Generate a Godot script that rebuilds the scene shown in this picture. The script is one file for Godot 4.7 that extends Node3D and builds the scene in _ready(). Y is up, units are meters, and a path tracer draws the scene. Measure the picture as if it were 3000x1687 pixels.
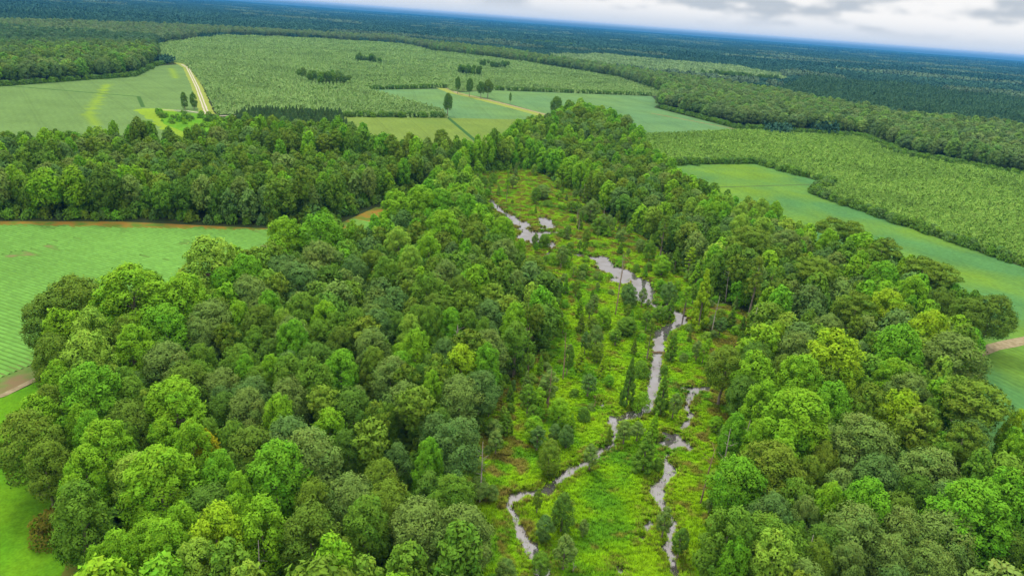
extends Node3D
# River-bottom woodland with a marsh creek, soybean fields and pine plantations, seen from the air. Metres; y up; the eye is 90 m above the ground.

const EYE := Vector3(0, 90, 0)
const GROUND_REACH := 16500.0

var rng := RandomNumberGenerator.new()
var mats := {}
var meshes := {}
var names := {}
var macro := FastNoiseLite.new()
var fine := FastNoiseLite.new()
var cells := FastNoiseLite.new()

# ---- outlines of the land, in metres (x, z) ----
const LEFT_SOY := [Vector2(-227, -254), Vector2(-207, -259), Vector2(-165, -270), Vector2(-124, -274), Vector2(-91, -277), Vector2(-80, -286), Vector2(-69, -322), Vector2(-47, -318), Vector2(-45, -276), Vector2(-66, -240), Vector2(-82, -216), Vector2(-97, -192), Vector2(-109, -173), Vector2(-116, -160), Vector2(-114, -149), Vector2(-116.5, -136), Vector2(-160, -90), Vector2(-300, -90), Vector2(-340, -240)]
const LEFT_GRASS := [Vector2(-150, -96), Vector2(-116, -135), Vector2(-111, -149), Vector2(-103, -137), Vector2(-92, -118), Vector2(-80, -100), Vector2(-66, -85), Vector2(-40, -50), Vector2(-140, -40)]
const LEFT_WOOD := [Vector2(-121, -160), Vector2(-113, -149), Vector2(-107, -136), Vector2(-99, -122), Vector2(-90, -108), Vector2(-80, -97), Vector2(-67, -84), Vector2(-48, -60), Vector2(-4, -60), Vector2(-1, -93), Vector2(-2, -98), Vector2(-6, -113), Vector2(-7, -119), Vector2(-4, -134), Vector2(-1, -152), Vector2(11, -176), Vector2(18, -202), Vector2(5, -226), Vector2(-1, -259), Vector2(-12, -289), Vector2(-26, -373), Vector2(-33, -411), Vector2(-42, -380), Vector2(-46, -340), Vector2(-46, -302), Vector2(-46, -272), Vector2(-66, -241), Vector2(-81, -217), Vector2(-97, -193), Vector2(-109, -174)]
const RIGHT_WOOD := [Vector2(32, -70), Vector2(38, -95), Vector2(43, -112), Vector2(49, -132), Vector2(55, -150), Vector2(64, -172), Vector2(76, -194), Vector2(81, -216), Vector2(68, -230), Vector2(66, -256), Vector2(57, -296), Vector2(32, -369), Vector2(8, -437), Vector2(-29, -413), Vector2(-48, -395), Vector2(-83, -393), Vector2(-83, -405), Vector2(-21, -436), Vector2(-16, -489), Vector2(34, -655), Vector2(40, -690), Vector2(68, -690), Vector2(87, -560), Vector2(89, -512), Vector2(91, -428), Vector2(98, -384), Vector2(113, -349), Vector2(122, -305), Vector2(150, -278), Vector2(157, -240), Vector2(155, -209), Vector2(146, -196), Vector2(115, -145), Vector2(116, -136), Vector2(121, -128), Vector2(150, -120), Vector2(120, -70)]
const BAND_FRONT := [Vector2(-330, -238), Vector2(-208, -261), Vector2(-167, -273), Vector2(-125, -277), Vector2(-92, -280), Vector2(-82, -288), Vector2(-70, -326), Vector2(-60, -350), Vector2(-46, -378), Vector2(-30, -412), Vector2(-48, -393), Vector2(-83, -391), Vector2(-140, -362), Vector2(-200, -338), Vector2(-270, -318)]
const BAND_BACK := [Vector2(-275, -326), Vector2(-205, -347), Vector2(-145, -371), Vector2(-83, -400), Vector2(-86, -408), Vector2(-122, -470), Vector2(-190, -455), Vector2(-184, -420), Vector2(-182, -392), Vector2(-226, -400), Vector2(-246, -384), Vector2(-264, -366), Vector2(-300, -340)]
const UPPER_LEFT := [Vector2(-560, -590), Vector2(-479, -634), Vector2(-463, -705), Vector2(-440, -780), Vector2(-484, -915), Vector2(-474, -965), Vector2(-440, -908), Vector2(-346, -738), Vector2(-262, -572), Vector2(-258, -561), Vector2(-300, -561), Vector2(-264, -503), Vector2(-222, -464), Vector2(-192, -452), Vector2(-180, -405), Vector2(-187, -384), Vector2(-230, -399), Vector2(-250, -382), Vector2(-268, -364), Vector2(-310, -336), Vector2(-470, -420)]
const SCRUB := [Vector2(-300, -561), Vector2(-258, -561), Vector2(-230, -545), Vector2(-196, -466), Vector2(-222, -464), Vector2(-264, -503)]
const DARK_PINES := [Vector2(-228, -548), Vector2(-226, -582), Vector2(-158, -600), Vector2(-132, -524), Vector2(-126, -480), Vector2(-193, -462)]
const PLANT_MID := [Vector2(-524, -991), Vector2(-478, -980), Vector2(-452, -940), Vector2(-340, -738), Vector2(-252, -566), Vector2(-226, -586), Vector2(-156, -605), Vector2(-72, -647), Vector2(-81, -687), Vector2(-187, -829), Vector2(-106, -918), Vector2(-91, -878), Vector2(-45, -938), Vector2(181, -1025), Vector2(210, -1070), Vector2(175, -1358), Vector2(-29, -1667), Vector2(-250, -1794), Vector2(-368, -2001), Vector2(-656, -1877), Vector2(-741, -1733), Vector2(-678, -1307)]
const MID_BLUE_NEAR := [Vector2(-187, -827), Vector2(-108, -905), Vector2(-96, -868), Vector2(-66, -828), Vector2(-26, -772), Vector2(31, -688), Vector2(-70, -645), Vector2(-79, -687)]
const MID_BLUE_FAR := [Vector2(-84, -874), Vector2(-45, -934), Vector2(180, -1021), Vector2(173, -917), Vector2(158, -873), Vector2(222, -720), Vector2(200, -690), Vector2(110, -634), Vector2(88, -600), Vector2(64, -640), Vector2(38, -700), Vector2(-12, -782), Vector2(-52, -838)]
const MID_YELLOW := [Vector2(-157, -604), Vector2(-70, -645), Vector2(31, -688), Vector2(36, -654), Vector2(-14, -491), Vector2(-18, -440), Vector2(-84, -409), Vector2(-126, -482)]
const RIGHT_BAND := [Vector2(-245, -1758), Vector2(-74, -1638), Vector2(73, -1468), Vector2(168, -1310), Vector2(205, -1065), Vector2(165, -884), Vector2(226, -738), Vector2(358, -742), Vector2(350, -640), Vector2(413, -562), Vector2(470, -496), Vector2(690, -640), Vector2(600, -838), Vector2(542, -881), Vector2(480, -889), Vector2(457, -951), Vector2(427, -1011), Vector2(403, -1136), Vector2(348, -1208), Vector2(300, -1300), Vector2(200, -1440), Vector2(60, -1640), Vector2(-45, -1850), Vector2(-245, -2000)]
const FAR_BELT := [Vector2(-852, -1146), Vector2(-685, -1330), Vector2(-750, -1735), Vector2(-665, -1885), Vector2(-370, -2010), Vector2(-255, -1805), Vector2(-250, -2010), Vector2(-420, -2230), Vector2(-917, -1880), Vector2(-1100, -1487)]
const PINE_ROWS := [Vector2(405, -1140), Vector2(429, -1015), Vector2(459, -955), Vector2(482, -893), Vector2(544, -885), Vector2(602, -842), Vector2(700, -640), Vector2(900, -800), Vector2(1100, -1300), Vector2(900, -1700), Vector2(651, -1700), Vector2(520, -1420), Vector2(430, -1260)]
const PALE_FAR := [Vector2(205, -1445), Vector2(329, -1426), Vector2(462, -1512), Vector2(585, -1587), Vector2(660, -1850), Vector2(620, -2200), Vector2(462, -2200), Vector2(250, -2350), Vector2(50, -2000), Vector2(70, -1650)]
const YOUNG_RIGHT := [Vector2(104, -630), Vector2(214, -706), Vector2(355, -735), Vector2(342, -613), Vector2(409, -562), Vector2(462, -491), Vector2(330, -260), Vector2(259, -250), Vector2(238, -305), Vector2(188, -430), Vector2(214, -470), Vector2(178, -528), Vector2(106, -496), Vector2(94, -540)]
const RIGHT_FIELD := [Vector2(100, -490), Vector2(178, -525), Vector2(211, -468), Vector2(185, -429), Vector2(235, -303), Vector2(258, -240), Vector2(250, -140), Vector2(150, -118), Vector2(119, -127), Vector2(114, -136), Vector2(114, -146), Vector2(145, -197), Vector2(154, -209), Vector2(155, -240), Vector2(148, -278), Vector2(121, -306), Vector2(112, -349), Vector2(97, -384), Vector2(90, -428)]
const LEFT_BAND := [Vector2(-640, -575), Vector2(-479, -636), Vector2(-463, -707), Vector2(-442, -784), Vector2(-486, -915), Vector2(-520, -990), Vector2(-680, -1305), Vector2(-900, -1290), Vector2(-1300, -1050)]
const NEAR_LAND := [Vector2(-600, -560), Vector2(-500, -650), Vector2(-455, -790), Vector2(-505, -1000), Vector2(-440, -990), Vector2(-240, -600), Vector2(-160, -620), Vector2(-95, -690), Vector2(-205, -835), Vector2(-105, -935), Vector2(-50, -955), Vector2(195, -1040), Vector2(180, -880), Vector2(240, -720), Vector2(500, -560), Vector2(300, -200), Vector2(-300, -200)]
const MARSH := [Vector2(0, -80), Vector2(-4, -107), Vector2(-8, -119), Vector2(-6, -134), Vector2(-3, -152), Vector2(9, -176), Vector2(16, -203), Vector2(3, -226), Vector2(-3, -259), Vector2(-14, -289), Vector2(-28, -372), Vector2(-35, -415), Vector2(8, -442), Vector2(34, -379), Vector2(60, -300), Vector2(70, -262), Vector2(71, -232), Vector2(84, -220), Vector2(79, -195), Vector2(67, -172), Vector2(58, -150), Vector2(52, -133), Vector2(46, -112), Vector2(40, -86)]

# ---- open water in the marsh: runs of (x, z, half width) ----
func water_runs() -> Array:
	return [
		[Vector3(8.3, -92.7, 1.15), Vector3(8.0, -97.2, 1.36), Vector3(7.0, -99.4, 1.38), Vector3(5.4, -101.9, 1.09), Vector3(4.3, -104.9, 0.86), Vector3(3.5, -108.6, 0.83), Vector3(3.0, -111.0, 0.98), Vector3(3.7, -113.0, 1.14), Vector3(5.4, -113.9, 1.15), Vector3(7.8, -114.8, 1.06), Vector3(10.1, -115.3, 1.26), Vector3(11.7, -117.7, 1.28), Vector3(13.0, -119.7, 1.10), Vector3(14.9, -122.2, 1.11), Vector3(17.2, -124.5, 1.03), Vector3(19.9, -126.5, 0.83), Vector3(22.0, -129.2, 0.85), Vector3(23.1, -131.9, 0.97), Vector3(25.6, -133.4, 0.83), Vector3(26.5, -137.3, 0.73), Vector3(27.4, -141.4, 1.00), Vector3(27.4, -145.2, 1.40), Vector3(29.8, -145.9, 1.54), Vector3(32.7, -148.1, 1.68), Vector3(36.1, -150.3, 1.52), Vector3(38.0, -155.2, 1.29), Vector3(39.4, -160.2, 1.60), Vector3(40.9, -166.5, 1.85), Vector3(42.6, -173.3, 1.83), Vector3(44.0, -179.9, 1.58), Vector3(45.3, -184.4, 1.71), Vector3(46.4, -191.0, 2.08), Vector3(48.7, -198.9, 2.25), Vector3(52.7, -203.9, 1.96), Vector3(56.4, -207.9, 2.23), Vector3(58.0, -212.8, 2.28), Vector3(56.8, -216.6, 1.92), Vector3(54.8, -219.5, 2.11), Vector3(51.6, -220.1, 1.67), Vector3(48.1, -223.3, 1.69), Vector3(46.8, -227.4, 4.13), Vector3(48.5, -236.9, 4.28), Vector3(49.0, -244.8, 3.36), Vector3(46.2, -248.3, 2.60), Vector3(43.0, -251.8, 5.33), Vector3(40.5, -255.6, 4.76), Vector3(37.5, -256.0, 3.82), Vector3(36.8, -263.8, 3.59), Vector3(36.6, -269.6, 3.00), Vector3(34.1, -267.8, 2.51), Vector3(31.1, -269.5, 1.86), Vector3(28.0, -270.6, 2.00), Vector3(24.9, -271.8, 1.47)],
		[Vector3(32.0, -256.4, 1.15), Vector3(34.5, -255.3, 1.78), Vector3(37.4, -254.9, 1.90)],
		[Vector3(40.6, -244.1, 3.66), Vector3(45.4, -252.9, 3.15)],
		[Vector3(14.4, -267.4, 1.32), Vector3(14.5, -271.1, 1.67)],
		[Vector3(15.3, -279.6, 1.92), Vector3(15.1, -284.3, 2.41)],
		[Vector3(25.9, -295.9, 1.01), Vector3(29.6, -293.3, 1.15)],
		[Vector3(38.4, -283.9, 0.98), Vector3(39.5, -282.6, 0.97)],
		[Vector3(-14.6, -350.9, 2.29), Vector3(-8.7, -331.1, 2.17), Vector3(-4.3, -325.0, 2.43), Vector3(-1.8, -318.8, 2.67), Vector3(1.5, -311.6, 4.21), Vector3(3.7, -313.0, 3.01), Vector3(3.0, -302.6, 2.73), Vector3(5.2, -301.7, 2.27), Vector3(5.6, -289.5, 5.43), Vector3(8.2, -292.2, 5.74), Vector3(9.0, -284.1, 3.01)],
		[Vector3(6.5, -296.1, 4.02), Vector3(10.8, -298.7, 2.52), Vector3(17.3, -301.9, 2.00)],
		[Vector3(13.1, -322.1, 3.66), Vector3(14.3, -313.4, 3.76), Vector3(16.7, -310.1, 2.61), Vector3(12.6, -306.4, 1.84)],
		[Vector3(48.4, -163.5, 1.12), Vector3(50.3, -162.8, 1.54), Vector3(54.1, -164.2, 1.27), Vector3(56.2, -165.2, 0.70)],
		[Vector3(50.1, -162.3, 1.17), Vector3(49.4, -158.7, 0.99), Vector3(47.9, -155.2, 0.70), Vector3(47.0, -151.9, 0.70), Vector3(48.0, -151.1, 0.74), Vector3(46.3, -147.0, 0.70), Vector3(44.1, -142.9, 0.70)],
		[Vector3(25.7, -153.4, 0.70), Vector3(25.4, -151.1, 0.70)],
		[Vector3(30.1, -172.2, 0.70), Vector3(31.2, -172.2, 0.70)],
		[Vector3(39.5, -140.2, 1.36), Vector3(41.6, -139.7, 1.73), Vector3(38.3, -136.1, 1.32), Vector3(40.5, -136.0, 1.54), Vector3(42.8, -136.7, 1.77), Vector3(44.3, -135.3, 0.99)],
		[Vector3(37.9, -131.4, 0.70), Vector3(37.4, -128.7, 0.84), Vector3(38.0, -126.3, 1.45), Vector3(36.7, -123.9, 1.06), Vector3(35.3, -122.1, 1.21), Vector3(33.8, -120.0, 1.70), Vector3(33.3, -117.2, 1.66), Vector3(33.4, -114.5, 0.96), Vector3(34.3, -112.0, 0.70), Vector3(35.1, -109.3, 0.71), Vector3(34.6, -106.6, 0.73), Vector3(33.4, -103.9, 0.86), Vector3(32.9, -102.1, 1.02), Vector3(33.0, -100.2, 1.18), Vector3(33.3, -98.1, 0.99), Vector3(33.1, -95.2, 1.01)],
		[Vector3(30.6, -109.4, 0.70), Vector3(29.8, -107.4, 0.73), Vector3(29.8, -106.4, 0.70)],
		[Vector3(22.5, -96.3, 0.70), Vector3(23.0, -95.0, 0.70)],
		[Vector3(10.0, -93.1, 0.70), Vector3(10.4, -94.0, 0.70)],
		[Vector3(28.3, -103.6, 0.70), Vector3(28.7, -103.9, 0.70)],
	]

# ---- plants one can point at: shape, tint, x, z, height, width ----
func marsh_plants() -> Array:
	return [
		["maple", "olive", 10.6, -121.0, 8.8, 5.0], ["gum", "sage", 19.6, -123.4, 6.8, 3.5], ["cypress", "green", 31.4, -125.2, 10.2, 5.6], ["maple", "blue", 12.2, -133.5, 4.8, 3.0],
		["maple", "blue", 14.9, -131.3, 6.3, 3.4], ["maple", "dark", 12.7, -103.7, 9.2, 4.5], ["maple", "blue", 9.3, -100.9, 5.9, 3.3], ["gum", "sage", 12.7, -94.2, 8.0, 4.0],
		["gum", "olive", 8.1, -108.5, 6.1, 2.0], ["gum", "sage", 16.8, -102.7, 4.4, 1.9], ["gum", "sage", 32.0, -104.3, 7.3, 3.0], ["gum", "dark", 33.9, -99.1, 6.9, 3.1],
		["maple", "green", 8.7, -92.8, 4.6, 3.3], ["bush", "green", 34.7, -125.9, 3.2, 2.3], ["gum", "blue", 8.2, -129.3, 6.7, 3.8], ["maple", "lime", 7.4, -132.9, 6.8, 4.8],
		["cypress", "lime", 16.4, -138.0, 5.2, 2.4], ["maple", "lime", 13.5, -140.8, 7.3, 5.4], ["bush", "dark", 19.9, -143.3, 4.0, 2.8], ["cypress", "green", 1.3, -134.8, 6.6, 3.3],
		["gum", "blue", 21.6, -154.7, 6.9, 4.4], ["cypress", "yellow", 20.3, -168.7, 7.6, 3.4], ["gum", "dark", 16.7, -165.4, 9.8, 3.1], ["cypress", "yellow", 26.0, -165.8, 6.7, 2.7],
		["cypress", "dark", 31.2, -151.4, 14.5, 3.8], ["cypress", "green", 39.4, -149.0, 11.3, 4.5], ["bush", "lime", 34.9, -150.6, 5.2, 4.1], ["gum", "sage", 42.2, -147.2, 7.5, 3.5],
		["cypress", "lime", 35.5, -137.7, 7.0, 3.2], ["gum", "sage", 28.4, -134.5, 6.4, 3.7], ["gum", "sage", 31.7, -136.1, 5.4, 3.3], ["cypress", "olive", 24.8, -133.7, 5.1, 1.6],
		["cypress", "green", 47.7, -179.3, 9.5, 4.0], ["bush", "green", 44.3, -170.8, 3.0, 2.3], ["bald", "olive", 40.8, -178.8, 13.3, 4.1], ["bush", "green", 37.8, -168.2, 5.0, 4.4],
		["maple", "green", 36.2, -195.3, 5.5, 5.9], ["gum", "green", 32.3, -186.6, 5.7, 3.7], ["maple", "sage", 25.3, -178.6, 10.0, 4.7], ["gum", "blue", 22.6, -179.4, 7.3, 3.0],
		["cypress", "lime", 9.4, -164.9, 6.1, 2.3], ["gum", "sage", 11.0, -149.9, 10.0, 5.0], ["gum", "green", 6.0, -143.9, 8.7, 4.1], ["bush", "green", 1.8, -145.0, 2.7, 2.1],
		["bush", "blue", 2.2, -155.2, 3.3, 1.8], ["gum", "sage", 55.5, -180.6, 6.8, 3.3], ["bush", "lime", 4.8, -159.0, 2.3, 1.7], ["maple", "blue", 40.5, -218.4, 8.4, 6.5],
		["cypress", "dark", 14.9, -230.9, 5.5, 2.7], ["gum", "green", 27.3, -248.4, 4.3, 3.6], ["bush", "lime", 15.8, -256.7, 5.1, 4.9], ["bush", "lime", 21.2, -254.6, 5.1, 4.5],
		["gum", "sage", 18.5, -252.9, 9.7, 4.8], ["maple", "blue", 54.9, -222.0, 8.9, 5.9], ["cypress", "green", 52.9, -209.6, 8.2, 4.1], ["bald", "lime", 59.0, -214.6, 10.7, 5.8],
		["cypress", "yellow", 61.2, -202.9, 21.2, 7.0], ["maple", "lime", 58.0, -253.0, 8.6, 7.0], ["bald", "yellow", 68.9, -255.3, 11.8, 6.7], ["cypress", "green", 64.1, -257.5, 10.7, 5.3],
		["bush", "green", 48.8, -255.8, 3.4, 2.8], ["bush", "green", 53.5, -258.5, 3.6, 3.4], ["bush", "lime", 34.7, -284.3, 3.0, 4.5], ["bush", "green", 23.1, -275.1, 4.2, 3.8],
		["bush", "green", 12.0, -277.5, 6.3, 4.4], ["cypress", "green", 44.5, -276.4, 5.0, 3.0], ["bald", "olive", 61.3, -274.1, 18.9, 6.8], ["cypress", "green", 72.8, -207.2, 7.5, 4.0],
		["cypress", "green", 76.4, -205.6, 5.1, 2.5], ["cypress", "yellow", 75.3, -197.7, 5.9, 2.8], ["gum", "blue", 67.4, -199.7, 6.6, 3.9], ["bush", "lime", 42.7, -208.5, 3.8, 2.2],
		["maple", "green", 36.8, -194.4, 6.5, 5.6], ["maple", "lime", 29.7, -198.0, 7.5, 4.8], ["gum", "lime", 32.5, -190.9, 3.5, 4.1], ["bald", "goldolive", 82.0, -217.3, 22.0, 7.5],
		["cypress", "lime", 68.7, -241.1, 10.6, 6.4], ["bush", "green", -15.8, -391.6, 6.1, 4.9], ["gum", "lime", -24.8, -398.5, 11.2, 5.6], ["bald", "lime", -6.3, -348.4, 16.9, 3.7],
		["gum", "sage", -3.9, -381.2, 8.1, 5.9], ["cypress", "olive", 37.0, -361.5, 17.5, 7.1], ["bald", "sage", 48.9, -363.0, 13.0, 6.6], ["bush", "lime", 6.9, -329.0, 2.7, 2.8],
		["bush", "green", -16.0, -381.9, 2.4, 2.7], ["bush", "green", 23.4, -301.9, 4.1, 3.5], ["maple", "sage", 12.4, -362.2, 7.8, 9.7], ["gum", "lime", 21.6, -361.9, 5.5, 4.3],
		["maple", "sage", 35.6, -324.1, 11.4, 7.8], ["maple", "sage", 33.0, -326.8, 7.2, 6.0], ["maple", "green", 37.9, -304.2, 8.1, 7.0], ["maple", "sage", 42.3, -303.8, 9.5, 5.2],
		["gum", "sage", 46.6, -289.4, 7.4, 5.4], ["bush", "green", 15.7, -347.2, 3.5, 5.4], ["bush", "lime", 22.5, -345.4, 3.5, 5.4], ["gum", "green", 27.1, -339.2, 5.9, 5.3],
		["cypress", "lime", 41.9, -300.8, 4.9, 4.7], ["cypress", "green", 44.7, -277.2, 5.1, 3.2], ["bush", "green", 12.2, -279.6, 5.5, 4.4], ["bush", "green", 20.5, -295.4, 3.5, 3.8],
	]

func wood_trees() -> Array:
	return [
		["oak", "olive", -86.5, -103.7, 17.7, 11.2], ["oak", "olive", -80.0, -98.3, 15.9, 8.1], ["poplar", "lime", -70.5, -100.9, 20.2, 9.6], ["poplar", "lime", -70.6, -95.3, 18.7, 7.6],
		["poplar", "green", -65.0, -85.0, 19.6, 8.8], ["poplar", "lime", -56.4, -92.9, 21.7, 11.6], ["maple", "gold", -55.6, -108.0, 14.0, 5.6], ["poplar", "bright", -48.5, -96.9, 18.3, 7.1],
		["poplar", "lime", -43.6, -93.6, 17.4, 5.9], ["poplar", "bright", -38.7, -98.0, 20.8, 10.4], ["oak", "sage", -34.9, -104.5, 17.8, 11.3], ["oak", "greysage", -51.9, -119.6, 16.3, 8.9],
		["poplar", "lime", -44.5, -117.3, 18.1, 6.8], ["poplar", "lime", -48.3, -84.7, 17.8, 6.4], ["poplar", "yellow", -41.8, -81.5, 20.1, 9.5], ["poplar", "lime", -36.1, -84.6, 19.6, 8.8],
		["oak", "olive", -30.9, -94.6, 15.1, 6.9], ["oak", "darkolive", -28.7, -85.5, 16.8, 9.6], ["poplar", "lime", -48.8, -79.5, 18.8, 7.7], ["poplar", "pale", -43.0, -76.9, 18.1, 6.9],
		["poplar", "lime", -54.8, -77.7, 17.9, 6.5], ["poplar", "lime", -57.0, -75.9, 16.5, 4.6], ["oak", "darkolive", -71.8, -112.2, 16.6, 9.3], ["poplar", "lime", -57.2, -106.1, 18.3, 7.1],
		["maple", "green", -51.8, -110.5, 14.6, 6.6], ["poplar", "lime", -64.3, -115.2, 21.5, 11.3], ["poplar", "bright", -81.6, -116.6, 22.1, 12.1], ["maple", "green", -76.6, -120.8, 16.3, 8.9],
		["maple", "lime", -34.9, -117.4, 15.1, 7.2], ["poplar", "pale", -89.3, -187.3, 26.2, 17.6], ["poplar", "bright", -78.7, -186.7, 21.7, 11.6], ["oak", "olive", -112.7, -161.6, 20.4, 15.6],
		["oak", "darkolive", -114.0, -153.2, 18.5, 12.5], ["poplar", "lime", -96.6, -159.3, 27.0, 18.6], ["poplar", "lime", -86.5, -163.9, 23.3, 13.7], ["poplar", "bright", -83.4, -149.1, 21.2, 11.0],
		["poplar", "pale", -98.4, -143.7, 21.0, 10.6], ["poplar", "pale", -92.4, -131.5, 21.2, 10.9], ["poplar", "lime", -85.9, -138.5, 20.2, 9.6], ["poplar", "bright", -64.7, -166.9, 18.9, 7.9],
		["oak", "darkolive", -65.3, -160.8, 16.7, 9.4], ["oak", "sage", -77.5, -158.5, 17.8, 11.3], ["oak", "blue", -63.7, -187.3, 19.4, 14.0], ["oak", "greysage", -62.7, -205.2, 19.6, 14.3],
		["oak", "sage", -73.4, -177.3, 18.0, 11.6], ["oak", "sage", -54.5, -155.3, 16.7, 9.5], ["poplar", "lime", -78.7, -222.8, 22.8, 13.1], ["poplar", "bright", -67.5, -225.2, 25.1, 16.2],
		["poplar", "bright", -83.2, -181.1, 19.4, 8.5], ["oak", "darkolive", -103.8, -138.2, 16.2, 8.6], ["oak", "blue", -70.0, -195.3, 18.0, 11.7], ["maple", "yellow", -11.1, -147.7, 16.4, 9.1],
		["poplar", "lime", -5.6, -251.4, 20.7, 10.3], ["poplar", "lime", -27.2, -244.1, 23.7, 14.3], ["poplar", "pale", -40.9, -227.3, 20.9, 10.5], ["cypress", "lime", -47.1, -270.2, 16.0, 7.1],
		["poplar", "lime", -29.7, -223.7, 20.4, 9.8], ["poplar", "pale", -34.0, -210.9, 20.0, 9.3], ["oak", "sage", -4.1, -228.5, 18.1, 11.9], ["poplar", "lime", 2.0, -237.6, 16.6, 4.8],
		["oak", "olive", 7.3, -217.5, 16.6, 9.3], ["poplar", "lime", -49.2, -269.8, 23.3, 13.7], ["poplar", "lime", -41.1, -280.0, 23.7, 14.3], ["poplar", "bright", -33.3, -280.7, 22.7, 12.9],
		["oak", "olive", -15.5, -248.8, 17.7, 11.1], ["poplar", "bright", -21.4, -280.3, 21.6, 11.5], ["oak", "olive", -46.5, -212.1, 15.9, 8.1], ["oak", "blue", -50.8, -204.7, 16.6, 9.3],
		["poplar", "green", -39.7, -198.4, 19.9, 9.3], ["oak", "sage", -22.0, -206.0, 16.6, 9.3], ["poplar", "green", -25.2, -186.7, 20.6, 10.2], ["maple", "sage", 1.7, -206.3, 15.2, 7.4],
		["oak", "sage", -37.3, -168.2, 15.7, 7.8], ["oak", "green", -41.4, -164.3, 16.1, 8.4], ["poplar", "pale", -25.7, -161.2, 17.9, 6.5], ["oak", "sage", -33.3, -151.6, 16.6, 9.3],
		["maple", "green", 2.2, -163.3, 16.4, 9.2], ["oak", "darkolive", -20.9, -177.9, 16.7, 9.5], ["oak", "darkolive", -16.4, -193.7, 16.3, 8.8], ["poplar", "pale", 80.8, -314.2, 19.2, 8.3],
		["poplar", "lime", 90.6, -308.9, 19.7, 8.9], ["poplar", "pale", 102.6, -309.9, 19.7, 8.9], ["poplar", "pale", 114.4, -318.6, 20.4, 9.9], ["poplar", "lime", 122.8, -320.3, 18.8, 7.7],
		["poplar", "pale", 95.1, -283.9, 20.7, 10.2], ["poplar", "pale", 104.3, -282.4, 20.6, 10.2], ["oak", "olive", 92.0, -260.2, 21.0, 16.6], ["oak", "greysage", 108.8, -267.0, 18.9, 13.1],
		["poplar", "lime", 129.0, -273.4, 19.9, 9.2], ["poplar", "lime", 129.9, -246.8, 19.3, 8.4], ["poplar", "bright", 129.5, -227.3, 22.2, 12.2], ["pine", "olive", 104.5, -224.7, 21.3, 14.6],
		["poplar", "lime", 133.9, -216.5, 20.9, 10.6], ["poplar", "yellow", 115.7, -196.9, 22.5, 12.7], ["poplar", "yellow", 120.3, -181.8, 22.2, 12.2], ["poplar", "yellow", 82.2, -155.6, 24.7, 15.6],
		["poplar", "bright", 104.3, -165.8, 23.7, 14.3], ["oak", "greysage", 119.8, -167.1, 20.6, 16.1], ["oak", "darkolive", 143.2, -214.2, 17.1, 10.2], ["oak", "darkolive", 144.8, -203.8, 18.3, 12.2],
		["oak", "darkolive", 153.5, -204.6, 19.5, 14.2], ["poplar", "lime", 61.2, -150.0, 19.8, 9.1], ["poplar", "lime", 70.9, -147.9, 21.2, 10.9], ["pine", "olive", 105.6, -195.3, 19.7, 11.4],
		["poplar", "lime", 97.1, -154.5, 19.1, 8.2], ["oak", "olive", 56.0, -156.2, 16.5, 9.2], ["oak", "blue", 87.7, -279.5, 15.7, 7.9], ["oak", "greysage", 92.2, -183.2, 17.1, 10.2],
		["oak", "greysage", 77.8, -168.1, 17.6, 11.1], ["maple", "yellow", 76.7, -179.6, 14.6, 6.5], ["pine", "olive", 134.8, -285.1, 20.4, 12.8], ["pine", "olive", 143.6, -286.8, 19.8, 11.5],
		["pine", "olive", 146.5, -234.3, 21.0, 14.1], ["pine", "olive", 151.4, -230.2, 20.9, 13.8], ["pine", "olive", 143.9, -258.7, 20.5, 12.9], ["maple", "blue", 97.9, -231.4, 16.1, 8.7],
		["poplar", "lime", 58.5, -136.2, 19.6, 8.7], ["poplar", "lime", 61.6, -125.0, 24.2, 14.9], ["poplar", "bright", 74.9, -136.2, 20.6, 10.2], ["poplar", "bright", 61.3, -121.9, 18.5, 7.3],
		["poplar", "yellow", 89.3, -135.5, 20.6, 10.1], ["oak", "greysage", 75.7, -123.0, 19.3, 13.9], ["oak", "goldolive", 52.2, -111.3, 18.1, 11.9], ["oak", "olive", 61.5, -114.0, 14.5, 5.9],
		["oak", "goldolive", 66.1, -118.5, 15.0, 6.7], ["oak", "blue", 73.5, -112.4, 16.6, 9.3], ["oak", "sage", 84.6, -114.2, 17.9, 11.5], ["poplar", "bright", 81.8, -98.2, 22.9, 13.3],
		["poplar", "bright", 95.0, -106.7, 20.1, 9.4], ["pine", "olive", 107.0, -137.6, 21.9, 15.9], ["pine", "olive", 94.2, -132.3, 17.6, 7.1], ["oak", "olive", 87.0, -144.9, 15.5, 7.6],
		["poplar", "yellow", 116.9, -135.8, 17.2, 5.6], ["poplar", "lime", 108.6, -124.6, 17.6, 6.2], ["poplar", "green", 38.6, -90.3, 20.0, 9.3], ["oak", "blue", 48.9, -100.0, 15.3, 7.2],
		["oak", "sage", 55.9, -101.6, 14.2, 5.4], ["oak", "sage", 62.2, -96.3, 16.7, 9.5], ["oak", "greysage", 71.0, -97.4, 16.0, 8.3], ["oak", "sage", 78.1, -95.6, 17.3, 10.5],
		["poplar", "pale", 44.8, -86.7, 18.8, 7.8], ["maple", "green", 52.5, -95.9, 13.3, 4.6], ["poplar", "lime", 60.6, -103.2, 17.4, 5.8], ["maple", "bright", 95.5, -128.0, 13.9, 5.5],
		["pine", "olive", 97.3, -124.7, 18.0, 8.0], ["oak", "darkolive", 87.8, -95.7, 15.5, 7.4], ["oak", "olive", 54.2, -90.5, 14.1, 5.2], ["oak", "sage", 59.0, -90.4, 14.1, 5.2],
		["oak", "greysage", 72.3, -89.4, 15.7, 7.8], ["poplar", "bright", 38.8, -87.2, 16.8, 5.1],
	]

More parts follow.
